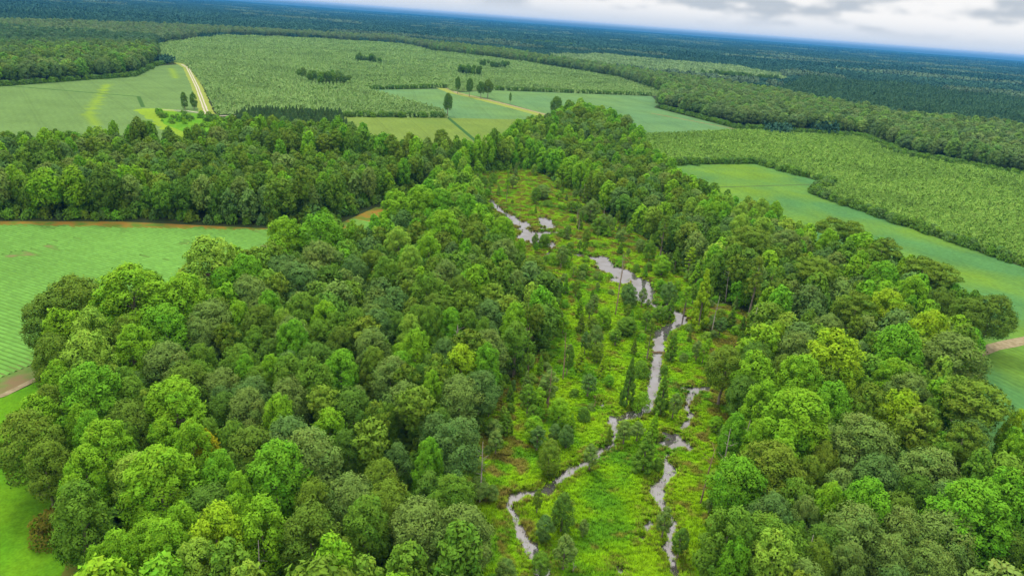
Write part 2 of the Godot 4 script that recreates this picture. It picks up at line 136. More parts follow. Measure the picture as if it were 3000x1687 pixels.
# x, z, height of each dead tree
func dead_trees() -> Array:
	return [
		[22.7, -149.3, 4.1], [11.1, -147.7, 12.5], [14.2, -93.7, 2.5], [35.2, -210.2, 22.3], [28.7, -307.0, 6.4], [28.6, -313.1, 9.2], [43.8, -335.7, 5.9], [81.0, -237.9, 11.9],
		[43.7, -336.8, 4.9], [29.3, -324.1, 6.7], [28.9, -306.4, 6.6], [55.6, -343.7, 6.0], [48.2, -356.8, 3.6], [34.9, -360.8, 10.9], [64.6, -199.2, 14.7], [1.3, -318.0, 8.4],
		[-14.1, -163.1, 14.5], [-12.9, -162.5, 14.5], [6.0, -182.5, 14.5], [4.5, -164.0, 14.5], [6.2, -164.7, 14.5], [15.6, -163.1, 14.5], [51.8, -125.7, 14.5], [41.9, -115.2, 14.5],
		[52.7, -92.0, 14.5], [47.1, -121.4, 14.5], [-20.2, -249.1, 14.5], [-3.2, -110.3, 14.5], [-35.5, -80.4, 14.5], [39.0, -233.7, 14.5], [77.7, -231.0, 14.5], [90.0, -224.2, 14.5],
		[74.1, -191.8, 14.5],
	]

const TINTS := {
	"lime": Color(0.171, 0.356, 0.016), "yellow": Color(0.231, 0.383, 0.014), "bright": Color(0.125, 0.316, 0.016), "pale": Color(0.208, 0.364, 0.034),
	"green": Color(0.114, 0.234, 0.020), "dark": Color(0.092, 0.194, 0.022), "sage": Color(0.145, 0.242, 0.045), "greysage": Color(0.146, 0.235, 0.043),
	"blue": Color(0.099, 0.198, 0.042), "olive": Color(0.132, 0.225, 0.020), "darkolive": Color(0.109, 0.196, 0.020), "goldolive": Color(0.149, 0.226, 0.021),
	"gold": Color(0.390, 0.371, 0.012), "rust": Color(0.135, 0.126, 0.014),
}
const TINT_WORDS := {
	"lime": "lime green", "yellow": "yellow-green", "bright": "bright green", "pale": "pale green", "green": "mid green", "dark": "dark green", "sage": "sage green",
	"greysage": "grey-green", "blue": "blue-green", "olive": "olive green", "darkolive": "dark olive", "goldolive": "golden olive", "gold": "golden yellow", "rust": "rusty brown",
}
const SHAPE_WORDS := {"oak": "rounded broadleaf", "poplar": "tall broadleaf", "maple": "oval broadleaf", "pine": "flat-topped pine", "cypress": "cone-shaped cypress", "gum": "slender open tree", "bald": "gappy cypress", "bush": "low shrub"}
const SHAPE_NAMES := {"oak": "broadleaf_tree", "poplar": "broadleaf_tree", "maple": "broadleaf_tree", "pine": "pine_tree", "cypress": "cypress_tree", "gum": "slender_tree", "bald": "cypress_tree", "bush": "shrub"}
const VARIANTS := {"oak": 4, "poplar": 4, "maple": 3, "pine": 2, "cypress": 3, "gum": 3, "bald": 2, "bush": 2}


func _ready() -> void:
	set_camera()
	set_sky_and_sun()
	rng.seed = 20260719
	for n in [macro, fine, cells]:
		n.seed = 7
	macro.noise_type = FastNoiseLite.TYPE_SIMPLEX_SMOOTH
	macro.frequency = 0.01
	macro.fractal_octaves = 4
	fine.noise_type = FastNoiseLite.TYPE_SIMPLEX_SMOOTH
	fine.frequency = 0.12
	fine.fractal_octaves = 3
	cells.noise_type = FastNoiseLite.TYPE_CELLULAR
	cells.cellular_return_type = FastNoiseLite.RETURN_CELL_VALUE
	cells.frequency = 0.0022
	cells.domain_warp_enabled = true
	cells.domain_warp_amplitude = 120.0
	cells.domain_warp_frequency = 0.003
	make_materials()
	build_ground()
	build_fields()
	build_roads()
	build_marsh()
	build_plants()
	build_far_country()
	build_small_things()


# ------------------------------------------------------------------ camera, sky, light
func set_camera() -> void:
	var cam := Camera3D.new()
	cam.name = "Camera"
	cam.fov = 45.71
	cam.near = 0.5
	cam.far = 90000.0
	cam.position = EYE
	cam.basis = Basis(Vector3.RIGHT, deg_to_rad(-21.49)) * Basis(Vector3.BACK, deg_to_rad(4.33))
	add_child(cam)
	cam.current = true


func set_sky_and_sun() -> void:
	var env := Environment.new()
	env.background_mode = Environment.BG_SKY
	var sky := Sky.new()
	var sm := PanoramaSkyMaterial.new()
	sm.panorama = cloudy_sky()
	sky.sky_material = sm
	env.sky = sky
	env.tonemap_mode = Environment.TONE_MAPPER_LINEAR
	env.tonemap_exposure = 1.35
	env.fog_enabled = true
	env.fog_light_color = Color(0.07, 0.42, 1.0).linear_to_srgb()
	env.fog_density = 0.00005
	env.sdfgi_enabled = true
	env.ssao_enabled = true
	env.ssil_enabled = true
	var w := WorldEnvironment.new()
	w.name = "WorldEnvironment"
	w.environment = env
	add_child(w)
	var sun := DirectionalLight3D.new()
	sun.name = "Sun"
	sun.light_energy = 0.5
	sun.light_angular_distance = 14.0
	sun.light_color = Color(1.0, 0.97, 0.90)
	sun.shadow_enabled = true
	sun.rotation = Vector3(deg_to_rad(-58), deg_to_rad(-145), 0)
	add_child(sun)


# An overcast of broken low cloud: brighter overhead, with flat-based banks along the horizon.
func cloudy_sky() -> ImageTexture:
	var n := FastNoiseLite.new()
	n.seed = 21
	n.noise_type = FastNoiseLite.TYPE_SIMPLEX_SMOOTH
	n.fractal_octaves = 5
	n.fractal_gain = 0.52
	n.frequency = 1.0
	var small := Image.create(256, 128, false, Image.FORMAT_RGBF)
	for y in 128:
		for x in 256:
			small.set_pixel(x, y, sky_color(n, (x + 0.5) / 256.0, (y + 0.5) / 128.0))
	small.resize(2048, 1024, Image.INTERPOLATE_CUBIC)
	for y in range(440, 520):
		for x in 2048:
			small.set_pixel(x, y, sky_color(n, (x + 0.5) / 2048.0, (y + 0.5) / 1024.0))
	return ImageTexture.create_from_image(small)


func sky_color(n: FastNoiseLite, u: float, v: float) -> Color:
	var up := (0.5 - v) * PI
	var az := (u - 0.5) * TAU
	var s := sin(up)
	if s <= 0.0:
		return Color(0.10, 0.13, 0.09)
	# CIE overcast: the zenith is three times as bright as the horizon
	var base := 0.64 * (1.0 + 2.0 * smoothstep(0.10, 1.0, s) ) 
	var deck := 1.0 / (s + 0.03)
	var p := Vector3(sin(az) * deck * 0.5, cos(az) * deck * 0.5, 3.1)
	var a := n.get_noise_3dv(p) + 0.5 * n.get_noise_3dv(p * 2.3 + Vector3(9, 4, 1))
	var b := n.get_noise_3d(az * 5.5 + 5.0, up * 30.0, 8.0) + 0.6 * n.get_noise_3d(az * 15.0, up * 70.0, 2.0)
	var k := 0.68 + 0.4 * a * smoothstep(0.02, 0.3, up) + 0.95 * b
	var grey := Color(0.60, 0.665, 0.74)
	var white := Color(1.13, 1.12, 1.11)
	var c := grey.lerp(white, smoothstep(0.22, 0.72, k))
	var haze := Color(0.86, 0.91, 0.98)
	var overhead := Color(1.0, 1.0, 0.98) * (0.92 + 0.16 * a)
	return haze.lerp(c, smoothstep(0.006, 0.035, up)).lerp(overhead, smoothstep(0.12, 0.40, up)) * base


# ------------------------------------------------------------------ helpers
func numbered(called: String) -> String:
	var k: int = names.get(called, 0)
	names[called] = k + 1
	return called if k == 0 else "%s_%03d" % [called, k]


func tag(o: Node, label := "", category := "", group := "", kind := "") -> void:
	if label:
		o.set_meta("label", label)
	if category:
		o.set_meta("category", category)
	if group:
		o.set_meta("group", group)
	if kind:
		o.set_meta("kind", kind)


func thing(called: String, label: String, category: String, at: Vector3, turn := 0.0, group := "") -> Node3D:
	var o := Node3D.new()
	o.name = numbered(called)
	o.position = at
	o.rotation.y = turn
	tag(o, label, category, group)
	add_child(o, true)
	return o


func part(called: String, mesh: Mesh, m: Material, parent: Node) -> MeshInstance3D:
	var o := MeshInstance3D.new()
	o.name = called
	o.mesh = mesh
	if m:
		o.material_override = m
	parent.add_child(o, true)
	return o


func surface(called: String, mesh: Mesh, m: Material, label: String) -> MeshInstance3D:
	var o := part(numbered(called), mesh, m, self)
	tag(o, label, "", "", "structure")
	return o


func swarm(called: String, mesh: Mesh, m: Material, where: Array, tints: Array, parent: Node) -> void:
	if where.is_empty():
		return
	var mm := MultiMesh.new()
	mm.transform_format = MultiMesh.TRANSFORM_3D
	mm.use_colors = true
	mm.mesh = mesh
	mm.instance_count = where.size()
	for i in where.size():
		mm.set_instance_transform(i, where[i])
		mm.set_instance_color(i, tints[i])
	var o := MultiMeshInstance3D.new()
	o.name = called
	o.multimesh = mm
	o.material_override = m
	o.set_meta("kind", "stuff")
	parent.add_child(o, true)


func stuff(called: String, label: String) -> Node3D:
	var o := Node3D.new()
	o.name = numbered(called)
	tag(o, label, "", "", "stuff")
	add_child(o, true)
	return o


func inside(p: Vector2, outline: Array) -> bool:
	return Geometry2D.is_point_in_polygon(p, PackedVector2Array(outline))


func edge_distance(p: Vector2, outline: Array) -> float:
	var best := 1e9
	for i in outline.size():
		var q := Geometry2D.get_closest_point_to_segment(p, outline[i], outline[(i + 1) % outline.size()])
		best = minf(best, p.distance_squared_to(q))
	return sqrt(best)


func box_of(outline: Array) -> Rect2:
	var r := Rect2(outline[0], Vector2.ZERO)
	for p in outline:
		r = r.expand(p)
	return r


func in_sight(p: Vector2, margin := 14.0) -> bool:
	var a := rad_to_deg(absf(atan2(p.x, -p.y)))
	return p.y < 0.0 and a < 42.0 + margin


func mat(called: String, albedo: Color, rough := 0.9) -> StandardMaterial3D:
	var m := StandardMaterial3D.new()
	m.resource_name = called
	m.albedo_color = albedo.linear_to_srgb()
	m.roughness = rough
	m.metallic_specular = 0.12
	mats[called] = m
	return m


func make_materials() -> void:
	for t in TINTS:
		var m := mat("leaf_" + t, TINTS[t], 0.72)
		m.vertex_color_use_as_albedo = true
		m.backlight_enabled = true
		m.backlight = Color(0.36, 0.40, 0.18)
	var any := mat("leaf", Color(1, 1, 1), 0.75)
	any.vertex_color_use_as_albedo = true
	any.backlight_enabled = true
	any.backlight = Color(0.36, 0.40, 0.18)
	var far := mat("far_leaf", Color(1, 1, 1), 0.9)
	far.vertex_color_use_as_albedo = true
	var grassy := mat("ground_cover", Color(1, 1, 1), 0.95)
	grassy.vertex_color_use_as_albedo = true
	mat("bark", Color(0.20, 0.165, 0.13))
	mat("dead_wood", Color(0.27, 0.235, 0.20))
	mat("brown_wood", Color(0.22, 0.145, 0.10))
	mat("white_paint", Color(0.8, 0.8, 0.8), 0.6)
	mat("metal_roof", Color(0.62, 0.64, 0.66), 0.45)
	mat("red_paint", Color(0.25, 0.06, 0.04), 0.7)
	mat("dark_opening", Color(0.05, 0.05, 0.05))
	mat("glass", Color(0.06, 0.08, 0.1), 0.15)


# ------------------------------------------------------------------ plant shapes
func envelope(style: String, t: float) -> float:
	match style:
		"oak":
			return sqrt(maxf(0.0, 1.0 - pow((t - 0.40) / 0.62, 2.0))) if t > 0.4 else lerpf(0.62, 1.0, sqrt(t / 0.4))
		"poplar":
			return (lerpf(0.78, 1.0, smoothstep(0.0, 0.3, t)) if t < 0.3 else pow(maxf(0.0, 1.0 - pow((t - 0.3) / 0.72, 2.0)), 0.6))
		"maple":
			return pow(maxf(0.0, sin(PI * (0.12 + 0.86 * t))), 0.65)
		"cypress":
			return pow(maxf(0.0, 1.0 - t), 0.78) * lerpf(0.8, 1.0, smoothstep(0.0, 0.15, t)) + 0.03
		"bald":
			return (pow(maxf(0.0, 1.0 - t), 0.5) * 0.55 + 0.25) * (0.55 + 0.45 * absf(sin(t * 11.0)))
		"gum":
			return pow(maxf(0.0, sin(PI * (0.16 + 0.8 * t))), 0.8)
		"pine":
			return lerpf(0.5, 1.0, smoothstep(0.1, 0.6, t)) * sqrt(maxf(0.0, 1.0 - pow(maxf(0.0, t - 0.55) / 0.5, 2.0)))
		"bush":
			return sqrt(maxf(0.0, 1.0 - pow((t - 0.25) / 0.78, 2.0)))
	return 1.0


# A crown of width 1 and height 1 (scaled where it stands): several leafy heads, each a cluster of boughs, each bough clad in small folded leaf sprays.
func crown(style: String, seed_no: int, boughs: int, sprays: int, spray: float, size: Vector2) -> ArrayMesh:
	var r := RandomNumberGenerator.new()
	r.seed = 1000 + seed_no * 77 + style.hash() % 9973
	var low: float = {"oak": 0.36, "poplar": 0.28, "maple": 0.18, "pine": 0.52, "cypress": 0.05, "bald": 0.30, "gum": 0.28, "bush": 0.0}[style]
	var w := size.x
	var h := size.y
	var relief := FastNoiseLite.new()
	relief.seed = seed_no * 13 + 5
	relief.noise_type = FastNoiseLite.TYPE_SIMPLEX_SMOOTH
	relief.frequency = 0.55
	relief.fractal_octaves = 2
	var bough_at: Array[Vector3] = []
	var bough_r: Array[float] = []
	var bough_tone: Array[float] = []
	var bough_warm: Array[float] = []
	var lean := Vector3(r.randf_range(-0.08, 0.08), 0, r.randf_range(-0.08, 0.08)) * w
	var total := 0.0
	var lobes := r.randi_range(2, 4)
	var lobe_turn := r.randf() * TAU
	var size_of: float = {"oak": 0.165, "poplar": 0.140, "maple": 0.175, "pine": 0.16, "cypress": 0.12, "bald": 0.12, "gum": 0.17, "bush": 0.24}[style]
	var flat: float = {"oak": 0.85, "pine": 0.5, "bald": 0.55, "cypress": 1.0, "poplar": 1.25}.get(style, 0.9)
	for i in boughs:
		var t := pow((i + r.randf_range(0.1, 0.9)) / boughs, 0.85) * (0.95 if style == "poplar" else 1.0)
		var turn := i * 2.39996 + r.randf_range(-0.45, 0.45)
		var lobed := 1.0 + (0.13 if style in ["oak", "poplar", "maple", "bush"] else 0.05) * sin(turn * lobes + lobe_turn)
		var reach := envelope(style, t) * 0.5 * w * lobed
		var br := w * size_of * r.randf_range(0.72, 1.28) * (1.0 if style != "cypress" else 0.55 + 0.6 * envelope(style, t))
		if style == "poplar":
			br *= lerpf(1.12, 0.85, t)
		var out := maxf(0.0, reach - br * 0.62) * (r.randf_range(0.78, 1.0) if i < boughs - 2 else 0.25)
		var y: float = lerpf(h * low, h, t) * (1.0 if i > 0 else 1.02) - br * flat * lerpf(0.2, 1.0, t)
		y -= h * (1.0 - low) * (0.10 if style in ["oak", "poplar", "maple"] else 0.0) * maxf(0.0, sin(turn * 2.0 + lobe_turn)) * (1.0 - t)
		bough_at.append(Vector3(cos(turn) * out, maxf(y, br * 0.5), sin(turn) * out) + lean * t)
		bough_r.append(br)
		bough_tone.append(r.randf_range(0.86, 1.16))
		bough_warm.append(r.randf_range(0.86, 1.18))
		total += br * br
	var vs := PackedVector3Array()
	var ns := PackedVector3Array()
	var cs := PackedColorArray()
	var ix := PackedInt32Array()
	var middle := Vector3(0, h * lerpf(low, 1.0, 0.3), 0)
	for b in boughs:
		var count := int(sprays * bough_r[b] * bough_r[b] / total) + 1
		var outward := (bough_at[b] - middle).normalized()
		var k := 0
		var tries := 0
		while k < count and tries < count * 3:
			tries += 1
			var d := (Vector3(r.randfn(), r.randfn() + 0.35, r.randfn()).normalized() + outward * 0.3).normalized()
			var c := bough_at[b] + Vector3(d.x, d.y * flat, d.z) * bough_r[b]
			c += d * bough_r[b] * (0.55 * relief.get_noise_3dv(c) + r.randf_range(-0.22, 0.16) + (r.randf_range(0.0, 0.35) if r.randf() < 0.12 else 0.0))
			var buried := false
			for o in boughs:
				if o != b and (c - bough_at[o]).length_squared() < bough_r[o] * bough_r[o] * 0.55:
					buried = true
					break
			if buried:
				continue
			k += 1
			var nrm := (d + Vector3(r.randfn(), r.randfn() * 0.6 + 0.3, r.randfn()) * 0.40).normalized()
			var along := nrm.cross(Vector3(r.randfn(), r.randfn(), r.randfn())).normalized()
			var across := nrm.cross(along)
			var s := spray * r.randf_range(0.55, 1.25)
			var tone := bough_tone[b] * r.randf_range(0.82, 1.18)
			var col := Color(tone * bough_warm[b] * r.randf_range(0.92, 1.10), tone, tone * r.randf_range(0.8, 1.15))
			var at := vs.size()
			vs.append(c - along * s)
			vs.append(c + across * s * r.randf_range(0.4, 0.65) - nrm * s * 0.2)
			vs.append(c + along * s * r.randf_range(0.8, 1.2))
			vs.append(c - across * s * r.randf_range(0.4, 0.65) - nrm * s * 0.2)
			# leaves of one spray lie every way about it: they shade as the outside of their bough
			var shade := (nrm * 0.8 + d * 0.35 + Vector3(0, 0.25, 0)).normalized()
			for j in 4:
				ns.append(shade)
				cs.append(col)
			ix.append_array([at, at + 1, at + 2, at, at + 2, at + 3])
	for i in vs.size():
		vs[i] = vs[i] / Vector3(w, h, w)
		ns[i] = (ns[i] * Vector3(w, h, w)).normalized()
	return leafy_mesh(vs, ns, cs, ix)


# Faces turned so that their front looks along their normals.
func leafy_mesh(vs: PackedVector3Array, ns: PackedVector3Array, cs: PackedColorArray, ix: PackedInt32Array) -> ArrayMesh:
	for i in range(0, ix.size(), 3):
		var a := vs[ix[i]]
		if (vs[ix[i + 2]] - a).cross(vs[ix[i + 1]] - a).dot(ns[ix[i]]) < 0.0:
			var k := ix[i + 1]
			ix[i + 1] = ix[i + 2]
			ix[i + 2] = k
	var arrays := []
	arrays.resize(Mesh.ARRAY_MAX)
	arrays[Mesh.ARRAY_VERTEX] = vs
	arrays[Mesh.ARRAY_NORMAL] = ns
	arrays[Mesh.ARRAY_COLOR] = cs
	arrays[Mesh.ARRAY_INDEX] = ix
	var m := ArrayMesh.new()
	m.add_surface_from_arrays(Mesh.PRIMITIVE_TRIANGLES, arrays)
	return m


func tube(st: SurfaceTool, a: Vector3, b: Vector3, ra: float, rb: float, sides := 6) -> void:
	var d := (b - a).normalized()
	var u := d.cross(Vector3.RIGHT if absf(d.x) < 0.8 else Vector3.FORWARD).normalized()
	var v := d.cross(u)
	for i in sides:
		var p := u * cos(TAU * i / sides) + v * sin(TAU * i / sides)
		var q := u * cos(TAU * (i + 1) / sides) + v * sin(TAU * (i + 1) / sides)
		for c in [a + p * ra, b + p * rb, b + q * rb, a + p * ra, b + q * rb, a + q * ra]:
			st.add_vertex(c)
		st.add_vertex(b + p * rb)
		st.add_vertex(b)
		st.add_vertex(b + q * rb)


# Trunk and main limbs for a crown of width 1 and height 1 (scaled where it stands).
func trunk(style: String, seed_no: int) -> ArrayMesh:
	var r := RandomNumberGenerator.new()
	r.seed = 500 + seed_no + style.hash() % 997
	var st := SurfaceTool.new()
	st.begin(Mesh.PRIMITIVE_TRIANGLES)
	var top: float = {"oak": 0.60, "poplar": 0.66, "maple": 0.60, "pine": 0.80, "cypress": 0.85, "bald": 0.92, "gum": 0.80, "bush": 0.5}[style]
	var fat := 0.045 if style in ["oak", "poplar"] else 0.05
	var at := Vector3(0, -0.01, 0)
	var steps := 4
	for i in steps:
		var t := float(i + 1) / steps
		var next := Vector3(r.randf_range(-0.03, 0.03), top * t, r.randf_range(-0.03, 0.03))
		tube(st, at, next, fat * (1.15 - 0.9 * float(i) / steps), fat * (1.15 - 0.9 * t) + 0.004)
		if i >= 1 and i < steps - 1 and style != "bush":
			for k in 3:
				var turn := r.randf() * TAU
				tube(st, next, next + Vector3(cos(turn) * 0.30, r.randf_range(0.02, 0.08), sin(turn) * 0.30) * (1.1 - 0.55 * t), 0.016, 0.004, 4)
		at = next
	st.generate_normals()
	return st.commit()


func crown_of(style: String, k: int, near: bool) -> ArrayMesh:
	var key := "%s%d%s" % [style, k, near]
	if not meshes.has(key):
		var size: Vector2 = {"oak": Vector2(9, 16), "poplar": Vector2(8.5, 19), "maple": Vector2(6, 11), "pine": Vector2(8, 18), "cypress": Vector2(4.5, 10), "bald": Vector2(6, 15), "gum": Vector2(3.8, 8), "bush": Vector2(3.5, 3.6)}[style]
		var boughs: int = {"oak": 38, "poplar": 46, "maple": 26, "pine": 24, "cypress": 46, "bald": 28, "gum": 22, "bush": 12}[style]
		var many: int = {"oak": 12500, "poplar": 13000, "maple": 7500, "pine": 8500, "cypress": 8500, "bald": 3600, "gum": 3000, "bush": 2200}[style]
		var leaf: float = {"oak": 0.215, "poplar": 0.235, "maple": 0.19, "pine": 0.205, "cypress": 0.175, "bald": 0.19, "gum": 0.18, "bush": 0.16}[style]
		meshes[key] = crown(style, k, boughs, many if near else many / 5, leaf if near else leaf * 2.15, size)
	return meshes[key]


func trunk_of(style: String, k: int) -> ArrayMesh:
	var key := "trunk%s%d" % [style, k]
	if not meshes.has(key):
		meshes[key] = trunk(style, k)
	return meshes[key]


# ------------------------------------------------------------------ ground and fields
func build_ground() -> void:
	var st := SurfaceTool.new()
	st.begin(Mesh.PRIMITIVE_TRIANGLES)
	var rings := [0.0, 60.0, 200.0, 500.0, 1200.0, 3000.0, 8000.0, GROUND_REACH]
	var sides := 72
	for k in rings.size() - 1:
		for i in sides:
			var p := Vector3(cos(TAU * i / sides), 0, sin(TAU * i / sides))
			var q := Vector3(cos(TAU * (i + 1) / sides), 0, sin(TAU * (i + 1) / sides))
			var quad := [p * rings[k], p * rings[k + 1], q * rings[k + 1], p * rings[k], q * rings[k + 1], q * rings[k]]
			for c in (quad.slice(0, 3) if k == 0 else quad):
				st.set_normal(Vector3.UP)
				st.add_vertex(c)
	var m := mat("woodland_floor", Color(1, 1, 1))
	m.albedo_texture = tone_texture(Color(0.020, 0.036, 0.012), Color(0.050, 0.062, 0.022), 0.02, 3)
	m.uv1_triplanar = true
	m.uv1_world_triplanar = true
	m.uv1_scale = Vector3.ONE * 0.011
	surface("ground", st.commit(), m, "dark woodland floor and far country beneath the trees")


func tone_texture(a: Color, b: Color, freq: float, seed_no: int, side := 512, octaves := 5) -> NoiseTexture2D:
	var n := FastNoiseLite.new()
	n.seed = seed_no
	n.frequency = freq
	n.fractal_octaves = octaves
	var t := NoiseTexture2D.new()
	t.width = side
	t.height = side
	t.seamless = true
	t.noise = n
	var g := Gradient.new()
	g.set_color(0, a.linear_to_srgb())
	g.set_color(1, b.linear_to_srgb())
	t.color_ramp = g
	return t


# A field: one sheet, with its own colouring worked out per square metre or so (crop, rows, weedy streaks, bare ground).
func field(called: String, outline: Array, y: float, side: int, paint: Callable, label: String) -> void:
	var box := box_of(outline)
	var tri := Geometry2D.triangulate_polygon(PackedVector2Array(outline))
	var st := SurfaceTool.new()
	st.begin(Mesh.PRIMITIVE_TRIANGLES)
	for i in range(0, tri.size(), 3):
		var p: Array = [outline[tri[i]], outline[tri[i + 1]], outline[tri[i + 2]]]
		if (p[1] - p[0]).cross(p[2] - p[0]) < 0.0:
			p.reverse()
		for q in p:
			st.set_normal(Vector3.UP)
			st.set_uv((q - box.position) / box.size)
			st.add_vertex(Vector3(q.x, y, q.y))
	var im := Image.create(side, side, false, Image.FORMAT_RGB8)
	for j in side:
		for i in side:
			var at := box.position + box.size * Vector2((i + 0.5) / side, (j + 0.5) / side)
			var c: Color = paint.call(at)
			im.set_pixel(i, j, c.linear_to_srgb())
	var m := mat(called, Color(1, 1, 1), 0.95)
	m.albedo_texture = ImageTexture.create_from_image(im)
	surface(called, st.commit(), m, label)


func near_line(p: Vector2, a: Vector2, b: Vector2) -> float:
	return p.distance_to(Geometry2D.get_closest_point_to_segment(p, a, b))


func speckle(p: Vector2) -> float:
	return 1.0 + 0.22 * fine.get_noise_2d(p.x * 3.0, p.y * 3.0) + 0.16 * macro.get_noise_2d(p.x * 2.5, p.y * 2.5)


func rows(p: Vector2, dir: Vector2, pitch: float, depth: float) -> float:
	var s := p.cross(dir) + macro.get_noise_2d(p.x, p.y) * 1.5
	return 1.0 - depth * (0.5 + 0.5 * cos(TAU * s / pitch))


func tramlines(p: Vector2, dir: Vector2, gap: float) -> float:
	var s := fposmod(p.cross(dir) + macro.get_noise_2d(p.x * 0.5, p.y * 0.5) * 2.0, gap)
	return 0.90 if s < 1.3 or (s > 2.4 and s < 3.7) else 1.0


func paint_left_soy(p: Vector2) -> Color:
	var crop := Color(0.090, 0.192, 0.034) * speckle(p)
	var soil := Color(0.175, 0.130, 0.065)
	var c := crop
	var edge := minf(near_line(p, Vector2(-227, -255), Vector2(-124, -275)), near_line(p, Vector2(-124, -275), Vector2(-80, -285)))
	edge = minf(edge, near_line(p, Vector2(-80, -285), Vector2(-62, -325)) * 0.6)
	var rough := fine.get_noise_2d(p.x, p.y)
	if edge < 5.0 + rough * 5.0:
		c = Color(0.224, 0.133, 0.023).lerp(Color(0.086, 0.156, 0.020), clampf(0.35 + rough * 1.2, 0.0, 1.0))
	var corner := near_line(p, Vector2(-118, -138), Vector2(-113, -150))
	if corner < 9.0 + rough * 6.0:
		c = soil.lerp(crop, clampf(0.4 + rough, 0.0, 1.0))
	var bare := macro.get_noise_2d(p.x * 3.0 + 40.0, p.y * 6.0)
	if bare > 0.48:
		c = c.lerp(soil, clampf((bare - 0.48) * 5.0, 0.0, 0.75))
	return c


func paint_upper_left(p: Vector2) -> Color:
	var c := Color(0.107, 0.183, 0.050) * speckle(p) * rows(p, Vector2(0.62, 0.78), 5.0, 0.05) * tramlines(p, Vector2(0.62, 0.78), 31.0)
	var wet := near_line(p, Vector2(-420, -700), Vector2(-330, -520)) - 6.0 * fine.get_noise_2d(p.x * 0.5, p.y * 0.5)
	wet = minf(wet, near_line(p, Vector2(-455, -900), Vector2(-400, -800)))
	wet = minf(wet, near_line(p, Vector2(-330, -520), Vector2(-300, -480)))
	if wet < 7.0:
		c = c.lerp(Color(0.172, 0.265, 0.015), 0.8 * (1.0 - smoothstep(-2.0, 7.0, wet)))
	if near_line(p, Vector2(-300, -560), Vector2(-222, -462)) < 13.0 + 5.0 * fine.get_noise_2d(p.x * 0.4, p.y * 0.4):
		c = Color(0.163, 0.257, 0.017) * speckle(p)
	if near_line(p, Vector2(-520, -640), Vector2(-352, -632)) < 1.6 or near_line(p, Vector2(-352, -632), Vector2(-318, -575)) < 1.6:
		c = Color(0.043, 0.101, 0.020)
	return c


func paint_mid_blue(p: Vector2) -> Color:
	var t := macro.get_noise_2d(p.x * 0.6, p.y * 0.6)
	var c := Color(0.090, 0.183, 0.069).lerp(Color(0.107, 0.195, 0.056), clampf(0.5 + t, 0.0, 1.0)) * speckle(p) * rows(p, Vector2(0.2, 0.98), 6.0, 0.05) * tramlines(p, Vector2(0.2, 0.98), 33.0)
	var line := near_line(p, Vector2(145, -808), Vector2(219, -722))
	if line < 1.2:
		c = Color(0.206, 0.125, 0.053)
	return c


func paint_mid_yellow(p: Vector2) -> Color:
	var c := Color(0.129, 0.191, 0.033) * speckle(p) * rows(p, Vector2(0.35, 0.94), 5.0, 0.05) * tramlines(p, Vector2(0.35, 0.94), 29.0)
	c = c.lerp(Color(0.086, 0.148, 0.026), clampf(macro.get_noise_2d(p.x * 0.7, p.y * 0.7 + 90.0) * 1.2, 0.0, 0.6))
	if near_line(p, Vector2(-70, -643), Vector2(-18, -470)) < 1.7:
		c = Color(0.034, 0.094, 0.023)
	return c


func paint_right_field(p: Vector2) -> Color:
	var t := macro.get_noise_2d(p.x * 1.2, p.y * 1.2)
	var c := Color(0.069, 0.176, 0.050).lerp(Color(0.116, 0.215, 0.023), clampf(0.35 + t * 1.3, 0.0, 1.0)) * speckle(p) * rows(p, Vector2(0.45, 0.89), 2.2, 0.12) * tramlines(p, Vector2(0.45, 0.89), 24.0)
	if near_line(p, Vector2(117, -425), Vector2(209, -466)) < 0.8:
		c = Color(0.060, 0.094, 0.033)
	if near_line(p, Vector2(212, -468), Vector2(205, -466)) < 4.0:
		c = Color(0.284, 0.203, 0.119)
	return c


func paint_grass(p: Vector2) -> Color:
	var t := fine.get_noise_2d(p.x * 0.5, p.y * 0.5)
	var c := Color(0.073, 0.207, 0.008).lerp(Color(0.103, 0.234, 0.008), clampf(0.5 + t, 0.0, 1.0)) * speckle(p * 1.5) * (1.0 + 0.28 * fine.get_noise_2d(p.x * 14.0, p.y * 14.0))
	if near_line(p, Vector2(-71, -88), Vector2(-62, -76)) < 1.5 + 3.0 * t:
		c = c.lerp(Color(0.120, 0.086, 0.026), 0.7)
	return c


func build_fields() -> void:
	field("soybean_field", LEFT_SOY, 0.05, 512, paint_left_soy, "bright green soybean field with brown bare patches in front of the tall treeline")
	field("lawn", LEFT_GRASS, 0.06, 640, paint_grass, "vivid green mown grass at the near corner of the wood")
	field("crop_field", UPPER_LEFT, 0.05, 600, paint_upper_left, "large pale green crop field with yellow-green wet streaks beside the white farm track")
	field("crop_field", MID_BLUE_NEAR, 0.05, 256, paint_mid_blue, "blue-green crop field on the near side of the orange grass strip")
	field("crop_field", MID_BLUE_FAR, 0.05, 256, paint_mid_blue, "blue-green crop field beyond the orange grass strip")
	field("crop_field", MID_YELLOW, 0.06, 360, paint_mid_yellow, "yellow-green crop field behind the treeline, cut by a dark ditch")
	field("crop_field", RIGHT_FIELD, 0.05, 700, paint_right_field, "long green crop field with yellow streaks below the young plantation")
	field("rough_grass", SCRUB, 0.06, 128, paint_grass, "bright rough grass with scattered shrubs at the field corner")
	crop_rows()


